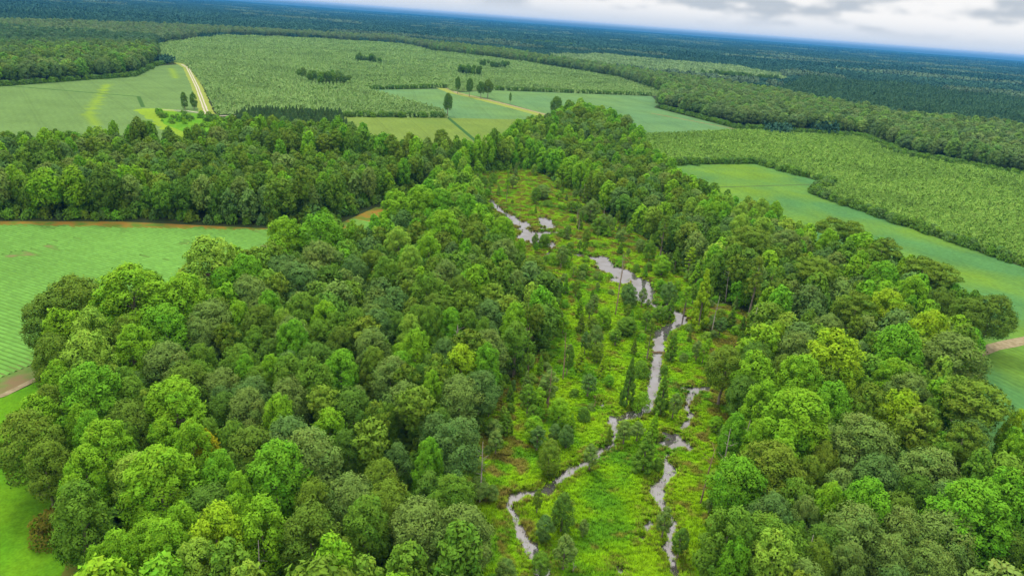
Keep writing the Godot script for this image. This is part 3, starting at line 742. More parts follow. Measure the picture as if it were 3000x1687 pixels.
# The near field stands in rows that can be seen: one low ridge of leaves per row.
func crop_rows() -> void:
	var dir := Vector2(56.5, 22.4).normalized()
	var side := Vector2(-dir.y, dir.x)
	var st := SurfaceTool.new()
	st.begin(Mesh.PRIMITIVE_TRIANGLES)
	var shade := Color(0.112, 0.250, 0.045)
	for k in range(-24, 152):
		var prev_ok := false
		var prev: Array = []
		for j in 150:
			var p := Vector2(-250, -330) + dir * (j * 1.6) + side * (k * 1.5)
			p += side * 0.35 * macro.get_noise_2d(p.x * 2.0, p.y * 2.0)
			var ok := inside(p, LEFT_SOY) and in_sight(p, 6.0)
			if ok:
				var bare := macro.get_noise_2d(p.x * 3.0 + 40.0, p.y * 6.0)
				var e := minf(near_line(p, Vector2(-227, -255), Vector2(-124, -275)), near_line(p, Vector2(-124, -275), Vector2(-80, -285)))
				e = minf(e, near_line(p, Vector2(-118, -138), Vector2(-113, -150)))
				ok = bare < 0.46 and e > 5.0 and edge_distance(p, LEFT_SOY) > 1.0 
			var tall := 0.06 + 0.22 * rng.randf_range(0.85, 1.15) * smoothstep(0.47, 0.38, macro.get_noise_2d(p.x * 3.0 + 40.0, p.y * 6.0))
			var half := 0.55 * rng.randf_range(0.8, 1.15)
			var tone := rng.randf_range(0.88, 1.12) * (1.0 + 0.25 * macro.get_noise_2d(p.x * 1.5, p.y * 1.5))
			var c := Color(shade.r * tone, shade.g * tone, shade.b * tone)
			var now: Array = [Vector3(p.x, 0.06, p.y) - Vector3(side.x, 0, side.y) * half, Vector3(p.x, tall, p.y), Vector3(p.x, 0.06, p.y) + Vector3(side.x, 0, side.y) * half, c]
			if ok and prev_ok:
				for f in [[0, 1], [1, 2]]:
					for v in [prev[f[0]], now[f[0]], now[f[1]], prev[f[0]], now[f[1]], prev[f[1]]]:
						st.set_color(c)
						st.add_vertex(v)
			prev = now
			prev_ok = ok
	st.generate_normals()
	var o := part(numbered("crop_foliage"), st.commit(), mats["ground_cover"], self)
	tag(o, "rows of green soybean plants across the near field", "", "", "stuff")


func ribbon(called: String, line: Array, width: float, y: float, m: Material, label: String) -> void:
	var st := SurfaceTool.new()
	st.begin(Mesh.PRIMITIVE_TRIANGLES)
	var pts: Array = []
	for i in line.size() - 1:
		var n := maxi(1, int(line[i].distance_to(line[i + 1]) / 6.0))
		for k in n:
			pts.append(line[i].lerp(line[i + 1], float(k) / n))
	pts.append(line[-1])
	var last: Array = []
	for i in pts.size():
		var d: Vector2 = (pts[mini(i + 1, pts.size() - 1)] - pts[maxi(i - 1, 0)]).normalized()
		var s := Vector2(-d.y, d.x) * width * 0.5
		var wob := 1.0 + 0.25 * fine.get_noise_2d(pts[i].x, pts[i].y)
		var now: Array = [pts[i] - s * wob, pts[i] + s * wob]
		if last:
			for q in [last[0], now[1], last[1], last[0], now[0], now[1]]:
				st.set_normal(Vector3.UP)
				st.add_vertex(Vector3(q.x, y, q.y))
		last = now
	surface(called, st.commit(), m, label)


func build_roads() -> void:
	var sand := mat("pale_sand", Color(1, 1, 1))
	sand.albedo_texture = tone_texture(Color(0.30, 0.26, 0.20), Color(0.50, 0.45, 0.38), 0.03, 11)
	var red := mat("red_dirt", Color(1, 1, 1))
	red.albedo_texture = tone_texture(Color(0.175, 0.140, 0.075), Color(0.33, 0.275, 0.17), 0.03, 12)
	var verge := mat("verge", Color(1, 1, 1))
	verge.albedo_texture = tone_texture(Color(0.12, 0.24, 0.03), Color(0.32, 0.25, 0.06), 0.03, 13)
	for m in [sand, red, verge]:
		m.uv1_triplanar = true
		m.uv1_world_triplanar = true
		m.uv1_scale = Vector3.ONE * 0.03
	var track := [Vector2(-488, -985), Vector2(-474, -968), Vector2(-446, -926), Vector2(-345, -733), Vector2(-266, -577), Vector2(-256, -560)]
	ribbon("grass_verge", track, 11.0, 0.08, verge, "grassy verge either side of the white farm track")
	ribbon("farm_track", track.slice(1), 3.5, 0.12, sand, "white two-rut farm track along the crop field and plantation edge")
	ribbon("track_grass", track.slice(1), 1.1, 0.16, verge, "grass strip between the two ruts of the white farm track")
	ribbon("farm_track", [Vector2(-258, -561), Vector2(-247, -558), Vector2(-226, -572)], 3.0, 0.16, sand, "short pale spur where the farm track turns past the dark pines")
	ribbon("farm_track", [Vector2(-258, -563), Vector2(-280, -572), Vector2(-300, -566)], 2.2, 0.12, sand, "faint pale path from the farm track to the two field trees")
	var mid := [Vector2(-108, -912), Vector2(-90, -868), Vector2(-60, -832), Vector2(-20, -775), Vector2(36, -692)]
	ribbon("grass_verge", mid, 17.0, 0.08, verge, "orange and yellow grass strip dividing the two blue-green fields")
	ribbon("dirt_lane", [Vector2(-104, -916), Vector2(-85, -866), Vector2(-55, -832), Vector2(-15, -778), Vector2(40, -696)], 4.5, 0.12, red, "pinkish dirt lane along the orange grass strip")
	ribbon("dirt_lane", [Vector2(146, -199), Vector2(161, -208), Vector2(177, -216), Vector2(230, -238)], 4.6, 0.12, red, "brown dirt lane past the dark trees at the corner of the long field")
	ribbon("dirt_lane", [Vector2(-113, -149), Vector2(-116.5, -136), Vector2(-135, -112), Vector2(-160, -85)], 1.8, 0.12, red, "narrow red dirt lane between the soybean rows and the lawn")
	ribbon("sandy_path", [Vector2(98, -620), Vector2(112, -585), Vector2(121, -558), Vector2(116, -535), Vector2(100, -515)], 4.0, 0.08, sand, "pale curving path into the young plantation behind the wood")
	ribbon("dirt_lane", [Vector2(-275, -322), Vector2(-205, -343), Vector2(-145, -367), Vector2(-85, -396)], 5.0, 0.08, red, "red-brown cleared strip between the two rows of trees")
	ribbon("sandy_road", [Vector2(-108, -2900), Vector2(-101, -2778), Vector2(-112, -2640)], 9.0, 0.12, sand, "short stretch of white sand road among far woods")


# ------------------------------------------------------------------ the marsh
var runs: Array = []
var run_boxes: Array = []

func wetness(p: Vector2) -> float:
	# how far inside open water (metres; negative on land)
	var best := -50.0
	for k in runs.size():
		if not run_boxes[k].has_point(p):
			continue
		var run: Array = runs[k]
		for i in run.size():
			var a: Vector3 = run[i]
			var b: Vector3 = run[mini(i + 1, run.size() - 1)]
			var av := Vector2(a.x, a.y)
			var ab := Vector2(b.x - a.x, b.y - a.y)
			var t := clampf((p - av).dot(ab) / maxf(ab.length_squared(), 0.001), 0.0, 1.0)
			best = maxf(best, lerpf(a.z, b.z, t) - p.distance_to(av + ab * t))
	return best


func marsh_height(p: Vector2) -> float:
	var w := wetness(p) + (1.1 + 1.5 * smoothstep(-220.0, -290.0, p.y)) * fine.get_noise_2d(p.x * 2.6, p.y * 2.6) + 0.5 * fine.get_noise_2d(p.x * 8.0, p.y * 8.0)
	var land := 0.42 + 0.16 * fine.get_noise_2d(p.x * 1.3 + 70.0, p.y * 1.3) + 0.12 * fine.get_noise_2d(p.x * 6.0, p.y * 6.0)
	return lerpf(land, -0.12, smoothstep(-0.55, 0.45, w))


func marsh_tint(p: Vector2) -> Color:
	var t := fine.get_noise_2d(p.x * 0.42, p.y * 0.42)
	var u := fine.get_noise_2d(p.x * 1.4 + 300.0, p.y * 1.4)
	var far := smoothstep(-150.0, -330.0, p.y)
	var c := Color(0.165, 0.385, 0.005).lerp(Color(0.220, 0.410, 0.006), clampf(0.5 + t * 1.3, 0.0, 1.0))
	c = c.lerp(Color(0.065, 0.215, 0.012), clampf(-t * 1.5 - 0.1, 0.0, 0.7))
	var east := smoothstep(36.0, 52.0, p.x + 0.21 * (p.y + 120.0))
	var west := 1.0 - smoothstep(2.0, 12.0, p.x - 0.10 * (-120.0 - p.y) * (1.0 if p.y < -120.0 else 0.0))
	var dry := maxf(east * 1.0, west * (0.5 if p.y > -122.0 else 0.8)) * (1.0 - far) + far * 0.75
	if u + dry * 0.6 > 0.31:
		c = c.lerp(Color(0.175, 0.165, 0.022).lerp(Color(0.185, 0.130, 0.035), clampf(0.5 + 1.6 * fine.get_noise_2d(p.x * 2.2, p.y * 2.2 + 500.0), 0.0, 1.0)), clampf((u + dry * 0.6 - 0.31) * 2.6, 0.0, 0.85))
	return c


func build_marsh() -> void:
	runs = water_runs()
	for run in runs:
		var r := Rect2(Vector2(run[0].x, run[0].y), Vector2.ZERO)
		for q in run:
			r = r.expand(Vector2(q.x, q.y))
		run_boxes.append(r.grow(12.0))
	var box := box_of(MARSH)
	# the water: one level sheet under the whole marsh, seen where the bed dips below it
	var tri := Geometry2D.triangulate_polygon(PackedVector2Array(MARSH))
	var st := SurfaceTool.new()
	st.begin(Mesh.PRIMITIVE_TRIANGLES)
	for i in range(0, tri.size(), 3):
		var p: Array = [MARSH[tri[i]], MARSH[tri[i + 1]], MARSH[tri[i + 2]]]
		if (p[1] - p[0]).cross(p[2] - p[0]) < 0.0:
			p.reverse()
		for q in p:
			st.set_normal(Vector3.UP)
			st.add_vertex(Vector3(q.x, 0.12, q.y))
	var wm := mat("creek_water", Color(0.265, 0.232, 0.222), 0.03)
	wm.metallic = 0.8
	wm.metallic_specular = 0.5
	wm.albedo_color = Color.WHITE
	wm.albedo_texture = tone_texture(Color(0.235, 0.210, 0.195), Color(0.320, 0.305, 0.310), 0.014, 31, 256, 2)
	wm.normal_enabled = true
	var rip := FastNoiseLite.new()
	rip.seed = 5
	rip.frequency = 0.03
	var rt := NoiseTexture2D.new()
	rt.width = 256
	rt.height = 256
	rt.seamless = true
	rt.as_normal_map = true
	rt.bump_strength = 2.0
	rt.noise = rip
	wm.normal_texture = rt
	wm.normal_scale = 0.07
	wm.uv1_triplanar = true
	wm.uv1_world_triplanar = true
	wm.uv1_scale = Vector3.ONE * 0.04
	surface("water", st.commit(), wm, "brown creek water and open pools reflecting the pale sky between marsh banks")
	# the bed and banks
	st = SurfaceTool.new()
	st.begin(Mesh.PRIMITIVE_TRIANGLES)
	var z := box.position.y
	var rows_z: Array[float] = []
	while z < box.end.y:
		rows_z.append(z)
		z += 0.55 if z > -190.0 else 0.9
	rows_z.reverse()
	var step_x := 0.6
	var nx := int(box.size.x / step_x) + 1
	var outline := MARSH
	var hs: Array = []
	for j in rows_z.size():
		var line := PackedFloat32Array()
		line.resize(nx)
		for i in nx:
			var p := Vector2(box.position.x + i * step_x, rows_z[j])
			line[i] = marsh_height(p) if inside(p, outline) else -9.0
		hs.append(line)
	for j in rows_z.size() - 1:
		for i in nx - 1:
			var a: float = hs[j][i]
			var b: float = hs[j][i + 1]
			var c: float = hs[j + 1][i]
			var d: float = hs[j + 1][i + 1]
			if minf(minf(a, b), minf(c, d)) < -5.0 or maxf(maxf(a, b), maxf(c, d)) < 0.05:
				continue
			var x0 := box.position.x + i * step_x
			var p00 := Vector3(x0, a, rows_z[j])
			var p10 := Vector3(x0 + step_x, b, rows_z[j])
			var p01 := Vector3(x0, c, rows_z[j + 1])
			var p11 := Vector3(x0 + step_x, d, rows_z[j + 1])
			for v in [p00, p01, p11, p00, p11, p10]:
				var wet_mud := smoothstep(0.26, 0.12, v.y)
				st.set_color(marsh_tint(Vector2(v.x, v.z)).lerp(Color(0.10, 0.075, 0.03), wet_mud * 0.8))
				st.add_vertex(v)
	st.generate_normals()
	var banks := surface("marsh_ground", st.commit(), mats["ground_cover"], "lime green marsh ground with brown sedge patches along the creek")
	# sedge and grass clumps
	var clump := sedge_clump()
	var where: Array = []
	var tints: Array = []
	for k in 260000:
		var p := Vector2(rng.randf_range(box.position.x, box.end.x), lerpf(-86.0, box.position.y, pow(rng.randf(), 1.5)))
		if not inside(p, outline):
			continue
		var w := wetness(p) + (1.1 + 1.5 * smoothstep(-220.0, -290.0, p.y)) * fine.get_noise_2d(p.x * 2.6, p.y * 2.6)
		if w > -0.1 + (rng.randf_range(0.2, 1.6) if rng.randf() < 0.22 else 0.0):
			continue
		var tall := rng.randf_range(0.35, 0.8) * (1.0 + 0.5 * fine.get_noise_2d(p.x * 0.9, p.y * 0.9 + 33.0))
		if far_shore(w):
			tall *= 1.35
		where.append(Transform3D(Basis(Vector3.UP, rng.randf() * TAU).scaled(Vector3(rng.randf_range(0.65, 1.05), tall, rng.randf_range(0.65, 1.05))), Vector3(p.x, marsh_height(p) - 0.05, p.y)))
		var c := marsh_tint(p)
		if far_shore(w) and rng.randf() < 0.4:
			c = c.lerp(Color(0.17, 0.13, 0.035), 0.7)
		var tone := rng.randf_range(0.8, 1.2) * (1.0 + 0.35 * fine.get_noise_2d(p.x * 4.0, p.y * 4.0 + 60.0))
		tints.append(Color(c.r * tone, c.g * tone, c.b * tone))
	var o := stuff("marsh_grass", "dense lime green and rusty sedge growing over the marsh between the creek channels")
	swarm("grass", clump, mats["leaf"], where, tints, o)
	# the beaver dam and the fallen trunk
	var t := thing("beaver_dam", "low brown stick dam laid straight across the creek", "beaver dam", Vector3(45.5, 0.1, -184.6), 0.25)
	var sticks := SurfaceTool.new()
	sticks.begin(Mesh.PRIMITIVE_TRIANGLES)
	for k in 40:
		var p := Vector3(rng.randf_range(-2.6, 2.6), rng.randf_range(0.0, 0.3), rng.randf_range(-0.4, 0.4))
		var d := Vector3(rng.randf_range(0.6, 1.2), rng.randf_range(-0.1, 0.1), rng.randf_range(-0.35, 0.35))
		tube(sticks, p - d, p + d, 0.07, 0.05, 5)
	sticks.generate_normals()
	part("sticks", sticks.commit(), mats["brown_wood"], t)
	part("mud", dome_mesh(Vector3(3.2, 0.28, 0.7)), mat("mud", Color(0.10, 0.08, 0.045)), t)
	t = thing("fallen_tree", "bleached fallen tree with bare branches lying beside the creek", "fallen tree", Vector3(50.5, 0.5, -212.5), 0.7)
	var log_st := SurfaceTool.new()
	log_st.begin(Mesh.PRIMITIVE_TRIANGLES)
	tube(log_st, Vector3(-4, 0.3, 0), Vector3(3.5, 1.6, 0.4), 0.24, 0.08)
	log_st.generate_normals()
	part("trunk", log_st.commit(), mats["dead_wood"], t)
	for k in 5:
		var bs := SurfaceTool.new()
		bs.begin(Mesh.PRIMITIVE_TRIANGLES)
		var from := Vector3(-1.5 + k * 1.1, 0.75 + k * 0.2, 0.1)
		tube(bs, from, from + Vector3(1.6, 0.8 + 0.3 * (k % 3), 1.6 if k % 2 else -1.6), 0.09, 0.03, 5)
		bs.generate_normals()
		part("branch", bs.commit(), mats["dead_wood"], t)


func far_shore(w: float) -> bool:
	return w > -1.6


func dome_mesh(size: Vector3) -> ArrayMesh:
	var st := SurfaceTool.new()
	st.begin(Mesh.PRIMITIVE_TRIANGLES)
	for i in 12:
		for j in 4:
			var q: Array = []
			for c in [[i, j], [i, j + 1], [i + 1, j + 1], [i, j], [i + 1, j + 1], [i + 1, j]]:
				var a: float = TAU * c[0] / 12.0
				var e: float = PI * 0.5 * c[1] / 4.0
				q.append(Vector3(cos(a) * cos(e) * size.x, sin(e) * size.y, sin(a) * cos(e) * size.z))
			for v in q:
				st.add_vertex(v)
	st.generate_normals()
	return st.commit()


func sedge_clump() -> ArrayMesh:
	var r := RandomNumberGenerator.new()
	r.seed = 4
	var vs := PackedVector3Array()
	var ns := PackedVector3Array()
	var cs := PackedColorArray()
	var ix := PackedInt32Array()
	for k in 16:
		var a := r.randf() * TAU
		var foot := Vector3(cos(a), 0, sin(a)) * r.randf_range(0.0, 0.30)
		var tip := foot + Vector3(cos(a), 0, sin(a)) * r.randf_range(0.15, 0.55) + Vector3.UP * r.randf_range(0.3, 0.75)
		var side := Vector3(-sin(a), 0.1, cos(a)) * r.randf_range(0.07, 0.13)
		var tone := r.randf_range(0.8, 1.2)
		vs.append_array([foot - side, tip, foot + side])
		for j in 3:
			ix.append(k * 3 + j)
			ns.append(Vector3(cos(a) * 0.5, 1.0, sin(a) * 0.5).normalized())
			cs.append(Color(tone * 1.02, tone, tone))
	return leafy_mesh(vs, ns, cs, ix)


# ------------------------------------------------------------------ the trees one can point at, and the woods round them
var taken := {}      # crown centres by 8 m cell
var label_counts := {}
var to_label: Array = []

const LANDMARKS := [
	["the golden-topped tree", -55.8, -108.4], ["the lawn's rusty bush", -76.0, -93.0], ["the huge lime lawn-side tree", -56.8, -93.5], ["the narrow dirt lane", -113.0, -147.0],
	["the tight creek bend", 2.5, -112.0], ["the big creekside cone cypress", 31.4, -125.2], ["the forked dark pool", 37.0, -129.0], ["the stick dam", 45.5, -184.6],
	["the long narrow creek reach", 38.0, -160.0], ["the round pool", 44.0, -222.0], ["the tall leaning dead tree", 35.2, -210.2], ["the winding pools", 31.0, -262.0],
	["the upper marsh pools", 4.0, -290.0], ["the marsh head", -15.0, -395.0], ["the soybean field's dirt strip", -72.0, -300.0], ["the left wood's soybean corner", -112.0, -165.0],
	["the soybean field's far hedge", -130.0, -276.0], ["the large grey-green oak", 62.0, -105.0], ["the golden olive oak", 48.0, -97.0], ["the dirt lane's dark trees", 146.0, -205.0],
	["the yellow-green twin crowns", 78.0, -148.0], ["the pale green poplar cluster", 84.0, -300.0], ["the golden gappy cypress", 82.0, -217.3], ["the yellow-green tall cypress", 61.2, -202.9],
	["the lime slope above pools", -22.0, -300.0], ["the yellow inner-wood tree", -8.0, -150.0], ["the twin dead snags", -13.0, -157.5], ["the long field's edge", 128.0, -240.0],
	["the sage oaks in mid wood", -48.0, -165.0], ["the wood's creekside corner", -6.0, -98.0], ["the big bright near-wood tree", 75.0, -92.0], ["the long field's olive pines", 110.0, -150.0],
]


func place_plant(style: String, tint: String, at: Vector2, height: float, width: float) -> void:
	var k := rng.randi() % int(VARIANTS[style])
	var called: String = SHAPE_NAMES[style]
	var o := Node3D.new()
	o.name = numbered(called)
	o.position = Vector3(at.x, 0.3 if inside(at, MARSH) else 0.0, at.y)
	o.rotation.y = rng.randf() * TAU
	add_child(o, true)
	var wide := Vector3(width, height, width)
	wide.x *= rng.randf_range(0.9, 1.1)
	var c := part("crown", crown_of(style, k, true), mats["leaf_" + tint], o)
	c.scale = wide
	if style != "bush":
		var tr := part("trunk", trunk_of(style, k), mats["bark"], o)
		tr.scale = Vector3(width * 0.9, height, width * 0.9)
	tag(o, "", "shrub" if style == "bush" else "tree", {"broadleaf_tree": "broadleaf trees of the creek woods", "pine_tree": "pines of the creek woods", "cypress_tree": "cypresses of the marsh", "slender_tree": "slender marsh trees", "shrub": "marsh shrubs"}[called])
	to_label.append([o, style, tint, at, height, width])


func claim(at: Vector2, radius: float) -> bool:
	var cell := Vector2i((at / 8.0).floor())
	for dx in [-1, 0, 1]:
		for dz in [-1, 0, 1]:
			for other in taken.get(cell + Vector2i(dx, dz), []):
				if Vector2(other.x, other.y).distance_to(at) < (other.z + radius) * 0.66:
					return false
	return true


func take(at: Vector2, radius: float) -> void:
	var cell := Vector2i((at / 8.0).floor())
	if not taken.has(cell):
		taken[cell] = []
	taken[cell].append(Vector3(at.x, at.y, radius))


# What grows at a spot of the woods: the rim towards the fields is young and lime green, the inside dull and dark.
func pick_tree(p: Vector2, rim: float) -> Array:
	var patch := macro.get_noise_2d(p.x * 1.6 + 11.0, p.y * 1.6)
	var style := "oak"
	var tint := "green"
	var roll := rng.randf()
	if rim < 16.0 + 30.0 * patch or patch > 0.30:
		style = ["poplar", "poplar", "poplar", "maple", "oak"][rng.randi() % 5]
		tint = ["lime", "bright", "pale", "lime", "bright", "green", "lime", "olive"][rng.randi() % 8]
	elif roll < 0.08:
		style = "pine"
		tint = "olive"
	elif roll < 0.22:
		style = "maple"
		tint = ["green", "blue", "dark", "sage"][rng.randi() % 4]
	elif roll < 0.36:
		style = "poplar"
		tint = ["bright", "green", "lime", "green"][rng.randi() % 4]
	else:
		tint = ["green", "blue", "sage", "dark", "olive", "greysage", "green", "dark", "blue", "darkolive"][rng.randi() % 10]
	var width: float = {"oak": 8.8, "poplar": 7.4, "maple": 6.2, "pine": 7.0}[style] * rng.randf_range(0.72, 1.25)
	var height: float = {"oak": 10.5 + width * 0.6, "poplar": 12.5 + width * 0.75, "maple": 8.5 + width * 0.7, "pine": 14.0 + width * 0.5}[style] * rng.randf_range(0.9, 1.08)
	return [style, tint, width, height]


func build_plants() -> void:
	for d in marsh_plants():
		place_plant(d[0], d[1], Vector2(d[2], d[3]), d[4], d[5])
		take(Vector2(d[2], d[3]), d[5] * 0.5)
	var broadleaf := 0
	for d in wood_trees():
		place_plant(d[0], d[1], Vector2(d[2], d[3]), d[4], d[5])
		take(Vector2(d[2], d[3]), d[5] * 0.5)
	for o in to_label:
		broadleaf += 1 if SHAPE_NAMES[o[1]] == "broadleaf_tree" else 0
	place_plant("bush", "rust", Vector2(-76.5, -93.0), 6.0, 6.5)
	take(Vector2(-76.5, -93), 3.5)
	for d in dead_trees():
		dead_tree(Vector2(d[0], d[1]), d[2])
	# fill the woods
	var spots: Array = []
	for zone in [LEFT_WOOD, RIGHT_WOOD, BAND_FRONT, BAND_BACK]:
		var box := box_of(zone)
		var tries := int(box.get_area() / 9.0)
		for k in tries:
			var p := Vector2(rng.randf_range(box.position.x, box.end.x), rng.randf_range(box.position.y, box.end.y))
			if not in_sight(p) or p.y > -62.0 or not inside(p, zone):
				continue
			var rim := edge_distance(p, zone)
			if rim < 2.0:
				continue
			var open_rim := rim
			if zone == LEFT_WOOD and p.x > -30.0 - 0.05 * (p.y + 100.0) and p.y > -300.0:
				open_rim = 40.0
			elif zone == RIGHT_WOOD and edge_distance(p, MARSH) < rim + 1.0 and p.y > -300.0:
				open_rim = 40.0
			elif zone == BAND_FRONT or zone == BAND_BACK:
				open_rim = rim + 20.0
			var d := pick_tree(p, open_rim)
			if zone == BAND_FRONT and rim < 9.0 and p.y > -330.0:
				d[3] *= 1.22
				d[2] *= 1.15
			if zone == RIGHT_WOOD and p.y < -500.0:
				d[3] *= 1.25
				d[2] *= 1.2
			if p.y < -385.0 and p.y > -445.0 and p.x < -12.0:
				d[3] *= 1.3
				d[2] *= 1.1
			if inside(p, MARSH) or not claim(p, d[2] * 0.5):
				continue
			take(p, d[2] * 0.5)
			spots.append([p, d])
	spots.sort_custom(func(a, b): return a[0].length_squared() < b[0].length_squared())
	# saplings and bushes thick along both edges of the marsh and in its upper end
	var extra := 0
	for k in 16000:
		var p := Vector2(rng.randf_range(-35, 90), -88.0 - 340.0 * pow(rng.randf(), 1.2))
		if not inside(p, MARSH) or wetness(p) > -1.6:
			continue
		var edge := edge_distance(p, MARSH)
		var thick := 2.2 * fine.get_noise_2d(p.x * 0.7 + 900.0, p.y * 0.7)
		var odds := 0.55 * exp(-edge / 6.0) + 0.05 + (0.22 if p.y < -190.0 and p.y > -250.0 and p.x > 15.0 else 0.0)
		if p.y < -112.0 and p.y > -185.0 and p.x < 14.0:
			odds += 0.3
		odds *= 0.7 + thick
		if p.y > -135.0 and edge > 6.0:
			odds = 0.0
		if rng.randf() > odds or extra >= 260:
			continue
		var style: String = ["bush", "gum", "bush", "gum", "cypress", "maple"][rng.randi() % 6]
		var wide := rng.randf_range(1.6, 3.6) * (1.4 if style == "maple" else 1.0)
		var high: float = wide * {"bush": 0.95, "gum": 2.0, "cypress": 2.2, "maple": 1.5}[style] * rng.randf_range(0.85, 1.2)
		if not claim(p, wide * 0.5):
			continue
		take(p, wide * 0.5)
		place_plant(style, ["green", "sage", "lime", "olive", "bright", "sage", "pale", "green"][rng.randi() % 8], p, high, wide)
		extra += 1
	var bins := {}
	var rest := stuff("woodland", "broadleaf and pine woods on both sides of the marsh, beyond the nearest trees")
	for s in spots:
		var p: Vector2 = s[0]
		var d: Array = s[1]
		var ahead := in_sight(p, -3.0) and p.y < -84.0
		if ahead and broadleaf < 300 and SHAPE_NAMES[d[0]] == "broadleaf_tree":
			broadleaf += 1
			place_plant(d[0], d[1], p, d[3], d[2])
		else:
			scatter(bins, d[0], p, d[3], d[2], TINTS[d[1]], false)
	# under-storey that closes the floor along the edges and in the gaps
	for zone in [LEFT_WOOD, RIGHT_WOOD, BAND_FRONT, BAND_BACK]:
		var box := box_of(zone)
		for k in int(box.get_area() / 14.0):
			var p := Vector2(rng.randf_range(box.position.x, box.end.x), rng.randf_range(box.position.y, box.end.y))
			if not in_sight(p) or p.y > -70.0 or not inside(p, zone) or inside(p, MARSH):
				continue
			var rim := edge_distance(p, zone)
			var tall := rng.randf_range(2.0, 5.0)
			if rim > 5.0 and rng.randf() < 0.45:
				tall = rng.randf_range(5.0, 9.0)
			scatter(bins, "bush", p, tall, tall * rng.randf_range(0.8, 1.1), TINTS[["green", "dark", "blue", "olive", "green", "bright"][rng.randi() % 6]], false)
	pour(bins, rest)
	label_plants()


func scatter(bins: Dictionary, style: String, p: Vector2, tall: float, wide: float, tint: Color, near: bool) -> void:
	var k := rng.randi() % int(VARIANTS[style])
	var key := [style, k, near]
	if not bins.has(key):
		bins[key] = [[], []]
	bins[key][0].append(Transform3D(Basis(Vector3.UP, rng.randf() * TAU) * Basis.from_scale(Vector3(wide, tall, wide)), Vector3(p.x, -0.02, p.y)))
	var tone := rng.randf_range(0.85, 1.15)
	bins[key][1].append(Color(tint.r * tone * rng.randf_range(0.92, 1.1), tint.g * tone, tint.b * tone))


func pour(bins: Dictionary, parent: Node3D) -> void:
	for key in bins:
		swarm("foliage", crown_of(key[0], key[1], key[2]), mats["leaf"], bins[key][0], bins[key][1], parent)


const ORDER := ["nearest", "second nearest", "third nearest", "fourth nearest", "fifth nearest", "sixth nearest", "seventh nearest", "eighth nearest", "ninth nearest", "tenth nearest", "eleventh nearest", "twelfth nearest", "thirteenth nearest", "fourteenth nearest"]

# Each plant is told by its colour and form and by what it stands next to.
func label_plants() -> void:
	var by := {}
	for e in to_label:
		var p: Vector2 = e[3]
		var best := -1
		var least := 1e9
		for i in LANDMARKS.size():
			var d := p.distance_to(Vector2(LANDMARKS[i][1], LANDMARKS[i][2]))
			if d < least:
				least = d
				best = i
		var off := p - Vector2(LANDMARKS[best][1], LANDMARKS[best][2])
		var side := "beside"
		if off.length() > 2.0:
			side = ("behind" if off.y < 0.0 else "in front of") if absf(off.y) > absf(off.x) else ("right of" if off.x > 0.0 else "left of")
		var what: String = "%s %s" % [TINT_WORDS[e[2]], SHAPE_WORDS[e[1]]]
		if side == "beside":
			e[0].set_meta("label", what + " that is itself " + LANDMARKS[best][0])
			continue
		var key: String = what + "|" + side + "|" + LANDMARKS[best][0]
		if not by.has(key):
			by[key] = []
		by[key].append([off.length(), e[0], what, side, LANDMARKS[best][0]])
	for key in by:
		var list: Array = by[key]
		list.sort_custom(func(a, b): return a[0] < b[0])
		for i in list.size():
			var e: Array = list[i]
			var text: String
			if list.size() == 1:
				text = "%s %s %s" % [e[2], e[3], e[4]]
			else:
				text = "%s, %s %s %s" % [e[2], ORDER[mini(i, 13)], e[3], e[4]]
			e[1].set_meta("label", text)


var dead_count := 0
const DEAD_PLACES := [
	"short broken grey snag standing in the lime marsh beside the dark round shrub",
	"leaning pale dead tree among slender trees west of the marsh",
	"short pale snag beside the feathery grey-green tree at the picture's bottom edge",
	"very tall leaning dead trunk beside the round pool",
	"grey snag on the brown sedge right of the winding pools",
	"thin grey snag second in the brown sedge, behind its shorter neighbour",
	"short grey snag before the dark willows at the marsh's right bank",
	"branching bleached snag at the foot of the golden gappy cypress",
	"pale snag in front of the sage willows on the right bank",
	"dark thin snag at the willows' left edge above the pools",
	"pale thin snag just below the dark thin snag by the willows",
	"brown snag in the shade of the right wood above the willows",
	"short pale snag among the dark trees behind the willows",
	"thin snag beside the olive cone cypress in the upper marsh",
	"slender grey dead tree in the brown sedge right of the creek",
	"lone thin snag in the middle of the upper marsh near the pools",
	"left trunk of the twin dead snags in the inner left wood",
	"right trunk of the twin dead snags in the inner left wood",
	"tall pale snag on the left wood's edge by the lime marsh",
	"pale spike of dead wood in the left wood, in front of the tall pale snag",
	"short reddish dead spike beside the pale spike in the left wood",
	"pale snag above the slender dark tree at the marsh's left edge",
	"brown dead trunk against the huge lime tree of the right wood",
	"leaning brown snag on the marsh's right edge by the forked pool",
	"leaning reddish dead trunk in the lower right wood",
	"brown dead spike at the right wood's edge by the grey-green trees",
	"feathery white dead tree in the lime slope left of the upper pools",
	"bare reddish snag poking from the wood left of the tight creek bend",
	"pale dead spike in the left wood above the lime-topped round tree",
	"grey snag at the top of the winding pools beside the right bank",
	"bleached dead top behind the lime spires at the marsh's right side",
	"reddish snag below the dark gap in the right wood",
	"short dead stick near the grey slender trees of the right wood edge",
]

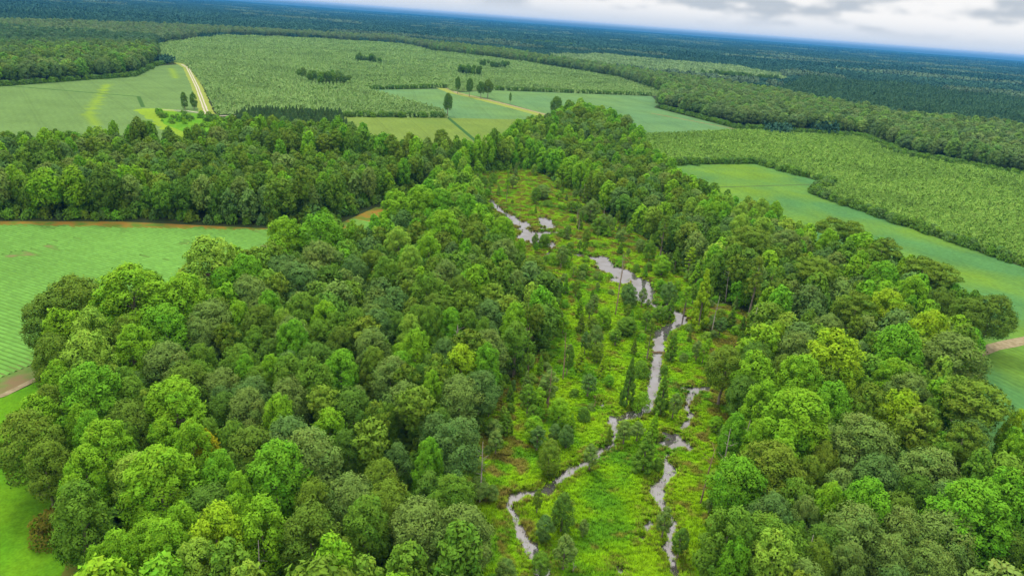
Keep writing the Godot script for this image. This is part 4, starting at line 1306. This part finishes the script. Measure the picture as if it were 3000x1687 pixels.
func dead_tree(at: Vector2, tall: float) -> void:
	var t := thing("dead_tree", DEAD_PLACES[dead_count], "dead tree", Vector3(at.x, 0.0, at.y), rng.randf() * TAU, "bare dead trees of the marsh and woods")
	dead_count += 1
	var st := SurfaceTool.new()
	st.begin(Mesh.PRIMITIVE_TRIANGLES)
	var tip := Vector3(rng.randf_range(-0.06, 0.06), 1, rng.randf_range(-0.06, 0.06)) * tall
	var thick := clampf(tall * 0.012, 0.09, 0.20)
	var mid := tip * 0.5 + Vector3(rng.randf_range(-0.3, 0.3), 0, rng.randf_range(-0.3, 0.3))
	tube(st, Vector3(0, -0.1, 0), mid, thick, thick * 0.72)
	tube(st, mid, tip, thick * 0.72, thick * 0.22)
	st.generate_normals()
	var m: Material = mats["dead_wood"] if rng.randf() < 0.65 else mats["brown_wood"]
	part("trunk", st.commit(), m, t)
	for k in rng.randi_range(3, 7):
		var bs := SurfaceTool.new()
		bs.begin(Mesh.PRIMITIVE_TRIANGLES)
		var from := mid.lerp(tip, rng.randf_range(-0.1, 0.9))
		var turn := rng.randf() * TAU
		var long := clampf(tall * rng.randf_range(0.05, 0.16), 0.5, 2.6)
		tube(bs, from, from + Vector3(cos(turn), rng.randf_range(0.2, 0.9), sin(turn)) * long, thick * 0.3, 0.02, 4)
		bs.generate_normals()
		part("branch", bs.commit(), m, t)


# ------------------------------------------------------------------ plantations and the country beyond
# A stand of small trees on a square of ground, used over and over where single trees can no longer be told apart.
func stand(seed_no: int, side: float, count: int, tall: float, wide: float, peaked: bool, faces: int) -> ArrayMesh:
	var r := RandomNumberGenerator.new()
	r.seed = 9000 + seed_no
	var vs := PackedVector3Array()
	var cs := PackedColorArray()
	var ns := PackedVector3Array()
	var ix := PackedInt32Array()
	var across := int(ceil(sqrt(float(count))))
	for k in count:
		var p := Vector3(((k % across) + r.randf()) / across - 0.5, 0, ((k / across) + r.randf()) / across - 0.5) * side * 1.08
		var h := tall * r.randf_range(0.7, 1.18)
		var w := wide * r.randf_range(0.75, 1.25)
		var tone := r.randf_range(0.8, 1.2)
		for f in faces:
			var t := pow(r.randf(), 0.8)
			var a := r.randf() * TAU
			var reach := (pow(1.0 - t, 0.8) if peaked else sqrt(maxf(0.0, 1.0 - pow((t - 0.3) / 0.72, 2.0)))) * w * 0.5
			var c := p + Vector3(cos(a) * reach * 0.8, h * ((0.15 if peaked else 0.35) + (0.85 if peaked else 0.65) * t), sin(a) * reach * 0.8)
			var s := w * r.randf_range(0.22, 0.42)
			var n := Vector3(cos(a) + r.randfn() * 0.4, 0.6 + r.randfn() * 0.4, sin(a) + r.randfn() * 0.4).normalized()
			var u := n.cross(Vector3(r.randfn(), r.randfn(), r.randfn())).normalized()
			var v := n.cross(u)
			vs.append_array([c + u * s, c - u * s * 0.6 + v * s * 0.8, c - u * s * 0.6 - v * s * 0.8])
			var tn := tone * r.randf_range(0.82, 1.18)
			var shade := (n + Vector3(0, 0.5, 0)).normalized()
			for j in 3:
				ix.append(ix.size())
				ns.append(shade)
				cs.append(Color(tn, tn, tn))
	return leafy_mesh(vs, ns, cs, ix)


func build_far_country() -> void:
	# young pines, planted in rows, mixed with brush
	var seedling: Array = []
	for k in 3:
		seedling.append(stand(k, 0.01, 1, 1.0, 1.0, true, 40))
	var stands: Array = [
		# outline, spacing, height, row direction, name, label, width of a tree over its height, two tones
		[YOUNG_RIGHT, 2.3, 2.5, Vector2(0.5, 0.87), "young_plantation", "fresh green young pine plantation beside the long field", 1.0, Color(0.225, 0.410, 0.065), Color(0.320, 0.500, 0.090)],
		[PLANT_MID, 3.3, 3.3, Vector2(0.30, 0.95), "young_plantation", "wide pale green young pine plantation behind the crop fields", 1.0, Color(0.260, 0.430, 0.120), Color(0.340, 0.490, 0.155)],
		[PALE_FAR, 5.5, 4.2, Vector2(0.30, 0.95), "young_plantation", "pale green young plantation round the far farm sheds", 1.1, Color(0.270, 0.420, 0.160), Color(0.340, 0.470, 0.190)],
		[PINE_ROWS, 4.6, 8.5, Vector2(0.55, 0.83), "pine_plantation", "dark teal pine plantation standing in rows behind the broadleaf belt", 0.52, Color(0.082, 0.185, 0.088), Color(0.110, 0.220, 0.098)],
	]
	for spec in stands:
		var zone: Array = spec[0]
		var box := box_of(zone)
		var gap: float = spec[1]
		var dir: Vector2 = spec[3]
		var side := Vector2(-dir.y, dir.x)
		var centre := box.get_center()
		var reach := box.size.length() * 0.5
		var where: Array = [[], [], []]
		var tints: Array = [[], [], []]
		var low: Color = spec[7]
		var high: Color = spec[8]
		var n := int(reach / gap)
		for i in range(-n, n + 1):
			for j in range(-int(n * 1.4), int(n * 1.4) + 1):
				var p: Vector2 = centre + side * ((i + rng.randf_range(-0.12, 0.12)) * gap * 1.25) + dir * (j * gap * 0.72 + rng.randf_range(-0.4, 0.4) * gap)
				if not in_sight(p, 8.0) or not inside(p, zone):
					continue
				var far := smoothstep(1000.0, 1900.0, -p.y)
				if rng.randf() < far * 0.35:
					continue
				var patch := macro.get_noise_2d(p.x * 0.8, p.y * 0.8)
				var tall: float = spec[2] * rng.randf_range(0.7, 1.2) * (1.0 + 0.35 * patch) * (1.0 + far * 0.5)
				var wide: float = tall * spec[6]
				var k := rng.randi() % 3
				where[k].append(Transform3D(Basis(Vector3.UP, rng.randf() * TAU) * Basis.from_scale(Vector3(wide, tall, wide)), Vector3(p.x, 0, p.y)))
				var c := low.lerp(high, rng.randf())
				if rng.randf() < 0.12:
					c = c * 0.7
				c = c.lerp(low * 0.72, clampf(macro.get_noise_2d(p.x * 0.8 + 50.0, p.y * 0.8) * 1.3, 0.0, 0.7))
				tints[k].append(Color(c.r, c.g, c.b))
		var o := stuff(spec[4], spec[5])
		for k in 3:
			swarm("foliage", seedling[k], mats["leaf"], where[k], tints[k], o)
	for spec in [[YOUNG_RIGHT, "brush_floor", "weedy floor under the young plantation beside the long field", Color(0.09, 0.19, 0.028), Color(0.155, 0.28, 0.045)], [PLANT_MID, "brush_floor", "weedy floor under the wide young plantation", Color(0.11, 0.20, 0.05), Color(0.17, 0.27, 0.075)], [PALE_FAR, "brush_floor", "weedy floor under the plantation round the far farm sheds", Color(0.15, 0.25, 0.09), Color(0.20, 0.30, 0.11)]]:
		var zone: Array = spec[0]
		var lo: Color = spec[3]
		var hi: Color = spec[4]
		field(spec[1], zone, 0.04, 128, func(p: Vector2) -> Color: return lo.lerp(hi, clampf(0.5 + fine.get_noise_2d(p.x * 0.4, p.y * 0.4), 0.0, 1.0)), spec[2])
	# hedgerow along the lower edge of the right-hand plantation and the fringe of the wide one
	var bins := {}
	for line in [[Vector2(186, -431), Vector2(214, -470)], [Vector2(214, -470), Vector2(178, -529)], [Vector2(178, -529), Vector2(108, -497)], [Vector2(188, -428), Vector2(237, -304)], [Vector2(237, -304), Vector2(262, -240)], [Vector2(-226, -588), Vector2(-156, -608)], [Vector2(-156, -608), Vector2(-74, -650)], [Vector2(-187, -833), Vector2(-108, -922)], [Vector2(-45, -942), Vector2(180, -1030)], [Vector2(165, -880), Vector2(224, -728)], [Vector2(-640, -572), Vector2(-479, -633)], [Vector2(-479, -633), Vector2(-462, -706)], [Vector2(-462, -706), Vector2(-441, -784)], [Vector2(-441, -784), Vector2(-485, -915)], [Vector2(226, -735), Vector2(358, -738)], [Vector2(358, -738), Vector2(349, -638)], [Vector2(349, -638), Vector2(413, -559)], [Vector2(413, -559), Vector2(470, -492)], [Vector2(-485, -915), Vector2(-500, -985)], [Vector2(226, -730), Vector2(358, -733)], [Vector2(356, -735), Vector2(344, -632)], [Vector2(344, -632), Vector2(409, -553)], [Vector2(409, -553), Vector2(464, -486)]]:
		var a: Vector2 = line[0]
		var b: Vector2 = line[1]
		for k in int(a.distance_to(b) * 1.1):
			var p := a.lerp(b, rng.randf()) + Vector2(rng.randfn(), rng.randfn()) * (1.6 if a.x < 215.0 or a.y > -480.0 else 4.0)
			var tall := rng.randf_range(2.5, 5.5)
			scatter(bins, "bush", p, tall, tall * rng.randf_range(0.9, 1.3), TINTS[["dark", "green", "blue", "dark"][rng.randi() % 4]], false)
	pour(bins, stuff("hedge", "dark bushy hedgerows along the edges of the plantations"))
	# the deciduous belts beyond, tree by tree
	bins = {}
	for spec in [[RIGHT_BAND, 8.6, 1.12], [LEFT_BAND, 8.5, 1.15], [FAR_BELT, 11.0, 1.1], [DARK_PINES, 3.6, 0.5]]:
		var zone: Array = spec[0]
		var box := box_of(zone)
		var gap: float = spec[1]
		for i in int(box.size.x / gap):
			for j in int(box.size.y / gap):
				var p := box.position + Vector2((i + rng.randf()) * gap, (j + rng.randf()) * gap)
				if not in_sight(p, 4.0) or not inside(p, zone):
					continue
				var patch := macro.get_noise_2d(p.x * 0.5, p.y * 0.5)
				if zone == DARK_PINES:
					scatter(bins, "cypress", p, rng.randf_range(6.0, 9.5), rng.randf_range(3.4, 4.6), Color(0.078, 0.155, 0.042), false)
					continue
				var d := pick_tree(p, 30.0 - 30.0 * patch)
				var c: Color = TINTS[d[1]]
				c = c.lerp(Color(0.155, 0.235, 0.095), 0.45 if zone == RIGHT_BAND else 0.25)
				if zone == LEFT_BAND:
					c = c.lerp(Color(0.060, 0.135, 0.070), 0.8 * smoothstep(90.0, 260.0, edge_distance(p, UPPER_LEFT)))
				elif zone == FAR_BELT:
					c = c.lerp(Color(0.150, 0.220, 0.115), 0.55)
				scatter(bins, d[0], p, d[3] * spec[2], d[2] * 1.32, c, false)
	# clumps left standing in the plantation, and round the far farm
	for spot in [[-246, -862, 16, 22], [-281, -1247, 16, 20], [-67, -1345, 14, 14], [-94, -1140, 13, 20], [470, -1600, 22, 40], [440, -1620, 20, 30], [520, -1600, 18, 30], [82, -2960, 60, 120]]:
		for k in int(spot[3]):
			var p := Vector2(spot[0], spot[1]) + Vector2(rng.randfn() * 1.6, rng.randfn() * 0.8) * float(spot[2]) * 0.6
			scatter(bins, ["oak", "pine", "maple"][rng.randi() % 3], p, rng.randf_range(10, 17), rng.randf_range(6, 9), TINTS[["dark", "blue", "green"][rng.randi() % 3]], false)
	# scrub by the upper-left field
	for k in 260:
		var p := Vector2(rng.randf_range(-300, -196), rng.randf_range(-562, -464))
		if inside(p, SCRUB) and fine.get_noise_2d(p.x * 0.35, p.y * 0.35) > -0.1:
			var tall := rng.randf_range(1.5, 5.0)
			scatter(bins, "bush", p, tall, tall * 1.2, TINTS[["green", "lime", "bright", "dark"][rng.randi() % 4]], false)
	pour(bins, stuff("mixed_woods", "mixed broadleaf belts, clumps and pine blocks beyond the fields"))
	# stands of timber out to the horizon
	var kinds: Array = []
	for k in 2:
		kinds.append(stand(20 + k, 24.0, 64, 10.0, 3.9, true, 10))     # 0, 1 pine
	for k in 2:
		kinds.append(stand(30 + k, 24.0, 16, 14.0, 7.4, false, 44))    # 2, 3 broadleaf
	for k in 2:
		kinds.append(stand(40 + k, 70.0, 240, 11.0, 6.0, true, 5))     # 4, 5 pine, far
	for k in 2:
		kinds.append(stand(50 + k, 70.0, 80, 14.0, 10.0, false, 11))   # 6, 7 broadleaf, far
	kinds.append(stand(60, 150.0, 140, 13.0, 19.0, true, 4))           # 8 very far
	var where: Array = []
	var tints: Array = []
	for k in kinds.size():
		where.append([])
		tints.append([])
	for level in [[24.0, 640.0, 2500.0], [70.0, 2450.0, 8500.0], [150.0, 8400.0, 16400.0]]:
		var gap: float = level[0]
		var n := int(level[2] / gap)
		for i in range(-n, n + 1):
			for j in range(1, n + 1):
				var p := Vector2((i + rng.randf_range(-0.2, 0.2)) * gap, -(j + rng.randf_range(-0.2, 0.2)) * gap)
				var d := p.length()
				if d < level[1] or d > level[2] or not in_sight(p, 3.0):
					continue
				if gap < 30.0 and (inside(p, PLANT_MID) or inside(p, RIGHT_BAND) or inside(p, LEFT_BAND) or inside(p, UPPER_LEFT) or inside(p, YOUNG_RIGHT) or inside(p, MID_BLUE_FAR) or inside(p, MID_BLUE_NEAR) or inside(p, MID_YELLOW) or inside(p, RIGHT_WOOD) or inside(p, DARK_PINES) or inside(p, FAR_BELT) or inside(p, PINE_ROWS) or inside(p, PALE_FAR) or inside(p, NEAR_LAND)):
					continue
				var turned := Vector2(p.x * 0.97 + p.y * 0.25, p.y * 0.97 - p.x * 0.25)
				var block := cells.get_noise_2d(turned.x * (0.75 if d < 8000.0 else 0.35), turned.y * (1.0 if d < 8000.0 else 0.35))
				var belt := macro.get_noise_2d(turned.x * 0.06, turned.y * 0.22)
				var leafy := belt > 0.44
				var tall := 1.0
				var c := Color(0.048, 0.122, 0.074)  # pine blue-green, with teal of the distance haze painted into the colour
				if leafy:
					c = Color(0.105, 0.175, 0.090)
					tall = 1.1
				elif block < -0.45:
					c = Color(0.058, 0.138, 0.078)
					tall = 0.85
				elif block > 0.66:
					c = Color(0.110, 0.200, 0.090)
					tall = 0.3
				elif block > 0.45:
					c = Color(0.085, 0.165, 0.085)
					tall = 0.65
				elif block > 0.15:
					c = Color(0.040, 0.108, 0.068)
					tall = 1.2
				var k := rng.randi() % 2 + (2 if leafy else 0) + (4 if gap > 30.0 else 0)
				if gap > 100.0:
					k = 8
				var tone := rng.randf_range(0.85, 1.15)
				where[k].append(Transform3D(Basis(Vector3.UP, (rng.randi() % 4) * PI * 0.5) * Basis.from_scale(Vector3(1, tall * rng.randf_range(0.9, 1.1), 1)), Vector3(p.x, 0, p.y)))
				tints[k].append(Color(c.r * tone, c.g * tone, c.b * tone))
	var o := stuff("distant_forest", "dark blue-green pine forest tinted for haze and paler woods reaching to the horizon")
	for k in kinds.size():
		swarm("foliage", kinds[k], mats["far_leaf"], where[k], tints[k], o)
	# a pale field far off
	field("crop_field", [Vector2(-330, -4700), Vector2(60, -4900), Vector2(330, -4600), Vector2(250, -4350), Vector2(-200, -4300)], 10.0, 64, func(p: Vector2) -> Color: return Color(0.16, 0.27, 0.14) * speckle(p * 0.1), "pale distant field strip just below the horizon")


func build_small_things() -> void:
	# trees standing on their own in the fields
	var lone := [
		["oak", "dark", -73, -658, 21, 9, "dark lone tree at the plantation corner beside the blue-green field"],
		["oak", "dark", -84, -858, 20, 7, "dark tree at the far end of the orange grass strip"],
		["oak", "dark", -68, -837, 21, 8, "dark tree second along the orange grass strip"],
		["oak", "dark", -54, -833, 19, 9, "broad dark tree, third along the orange grass strip"],
		["oak", "darkolive", -46, -838, 21, 11, "broadest dark tree, nearest end of the four on the orange grass strip"],
		["maple", "dark", -285, -580, 14, 6, "dark oval tree, first of two by the pale path in the crop field"],
		["maple", "dark", -279, -584, 14, 5.5, "dark oval tree, second of two by the pale path, nearer the farm track"],
		["bush", "green", -258, -581, 5, 4, "small green shrub between the two dark oval trees and the farm track"],
		["gum", "green", -18, -800, 12, 3.5, "ivy-covered dead stump tree standing alone on the orange grass strip"],
		["pine", "olive", -50, -425, 24, 10, "tall open pine rising over the yellow-green field's near edge"],
		["maple", "lime", -152, -378, 20, 5, "thin lime-topped tree above the treeline by the yellow-green field"],
		["maple", "gold", -214, -388, 13, 4.5, "small golden tree at the near edge of the large crop field"],
		["oak", "dark", 30, -672, 24, 13, "tall dark ivy-clad oak at the tip of the wood among the fields"],
		["poplar", "pale", 52, -668, 22, 12, "pale green crown behind the dark oak at the wood's far tip"],
		["poplar", "lime", 66, -640, 23, 13, "lime green crown on the wood's far tip by the blue-green field"],
		["oak", "olive", 40, -650, 22, 12, "olive crown directly in front of the dark oak at the wood's far tip"],
		["poplar", "bright", 76, -612, 24, 13, "bright green crown on the right shoulder of the wood's far tip"],
		["poplar", "lime", 56, -622, 23, 12, "lime crown in the middle of the wood's far tip"],
		["oak", "sage", 84, -575, 23, 13, "sage green crown at the edge below the wood's far tip"],
	]
	for d in lone:
		place_plant(d[0], d[1], Vector2(d[2], d[3]), d[4], d[5])
		to_label[-1][0].set_meta("label", d[6])
	# the far farm: two sheds
	shed(Vector2(461, -1577), 0.3, Vector3(16, 5, 9), "white_paint", "long white farm shed with pale roof among dark trees")
	shed(Vector2(486, -1563), 0.2, Vector3(10, 4, 7), "red_paint", "small red-walled farm shed beside the white shed")


func shed(at: Vector2, turn: float, size: Vector3, paint: String, label: String) -> void:
	var t := thing("farm_shed", label, "shed", Vector3(at.x, 0, at.y), turn, "far farm sheds")
	var wall := BoxMesh.new()
	wall.size = size
	part("wall", wall, mats[paint], t).position.y = size.y * 0.5
	var st := SurfaceTool.new()
	st.begin(Mesh.PRIMITIVE_TRIANGLES)
	var hx := size.x * 0.5 + 0.4
	var hz := size.z * 0.5 + 0.5
	var y0 := size.y + 0.02
	var y1 := size.y + size.z * 0.3
	for s in [1.0, -1.0]:
		var q := [Vector3(-hx, y0, hz * s), Vector3(-hx, y1, 0), Vector3(hx, y1, 0), Vector3(-hx, y0, hz * s), Vector3(hx, y1, 0), Vector3(hx, y0, hz * s)]
		for v in q:
			st.add_vertex(v)
		for v in [Vector3(hx * s, y0, hz), Vector3(hx * s, y1, 0), Vector3(hx * s, y0, -hz)]:
			st.add_vertex(v)
	st.generate_normals()
	part("roof", st.commit(), mats["metal_roof"], t)
	var door := BoxMesh.new()
	door.size = Vector3(3.0, 3.2, 0.1)
	part("door", door, mats["dark_opening"], t).position = Vector3(0, 1.6, size.z * 0.5 + 0.06)
	for k in 2:
		var win := BoxMesh.new()
		win.size = Vector3(1.2, 1.0, 0.1)
		part("window", win, mats["glass"], t).position = Vector3(size.x * (0.3 if k else -0.3), size.y * 0.6, size.z * 0.5 + 0.06)
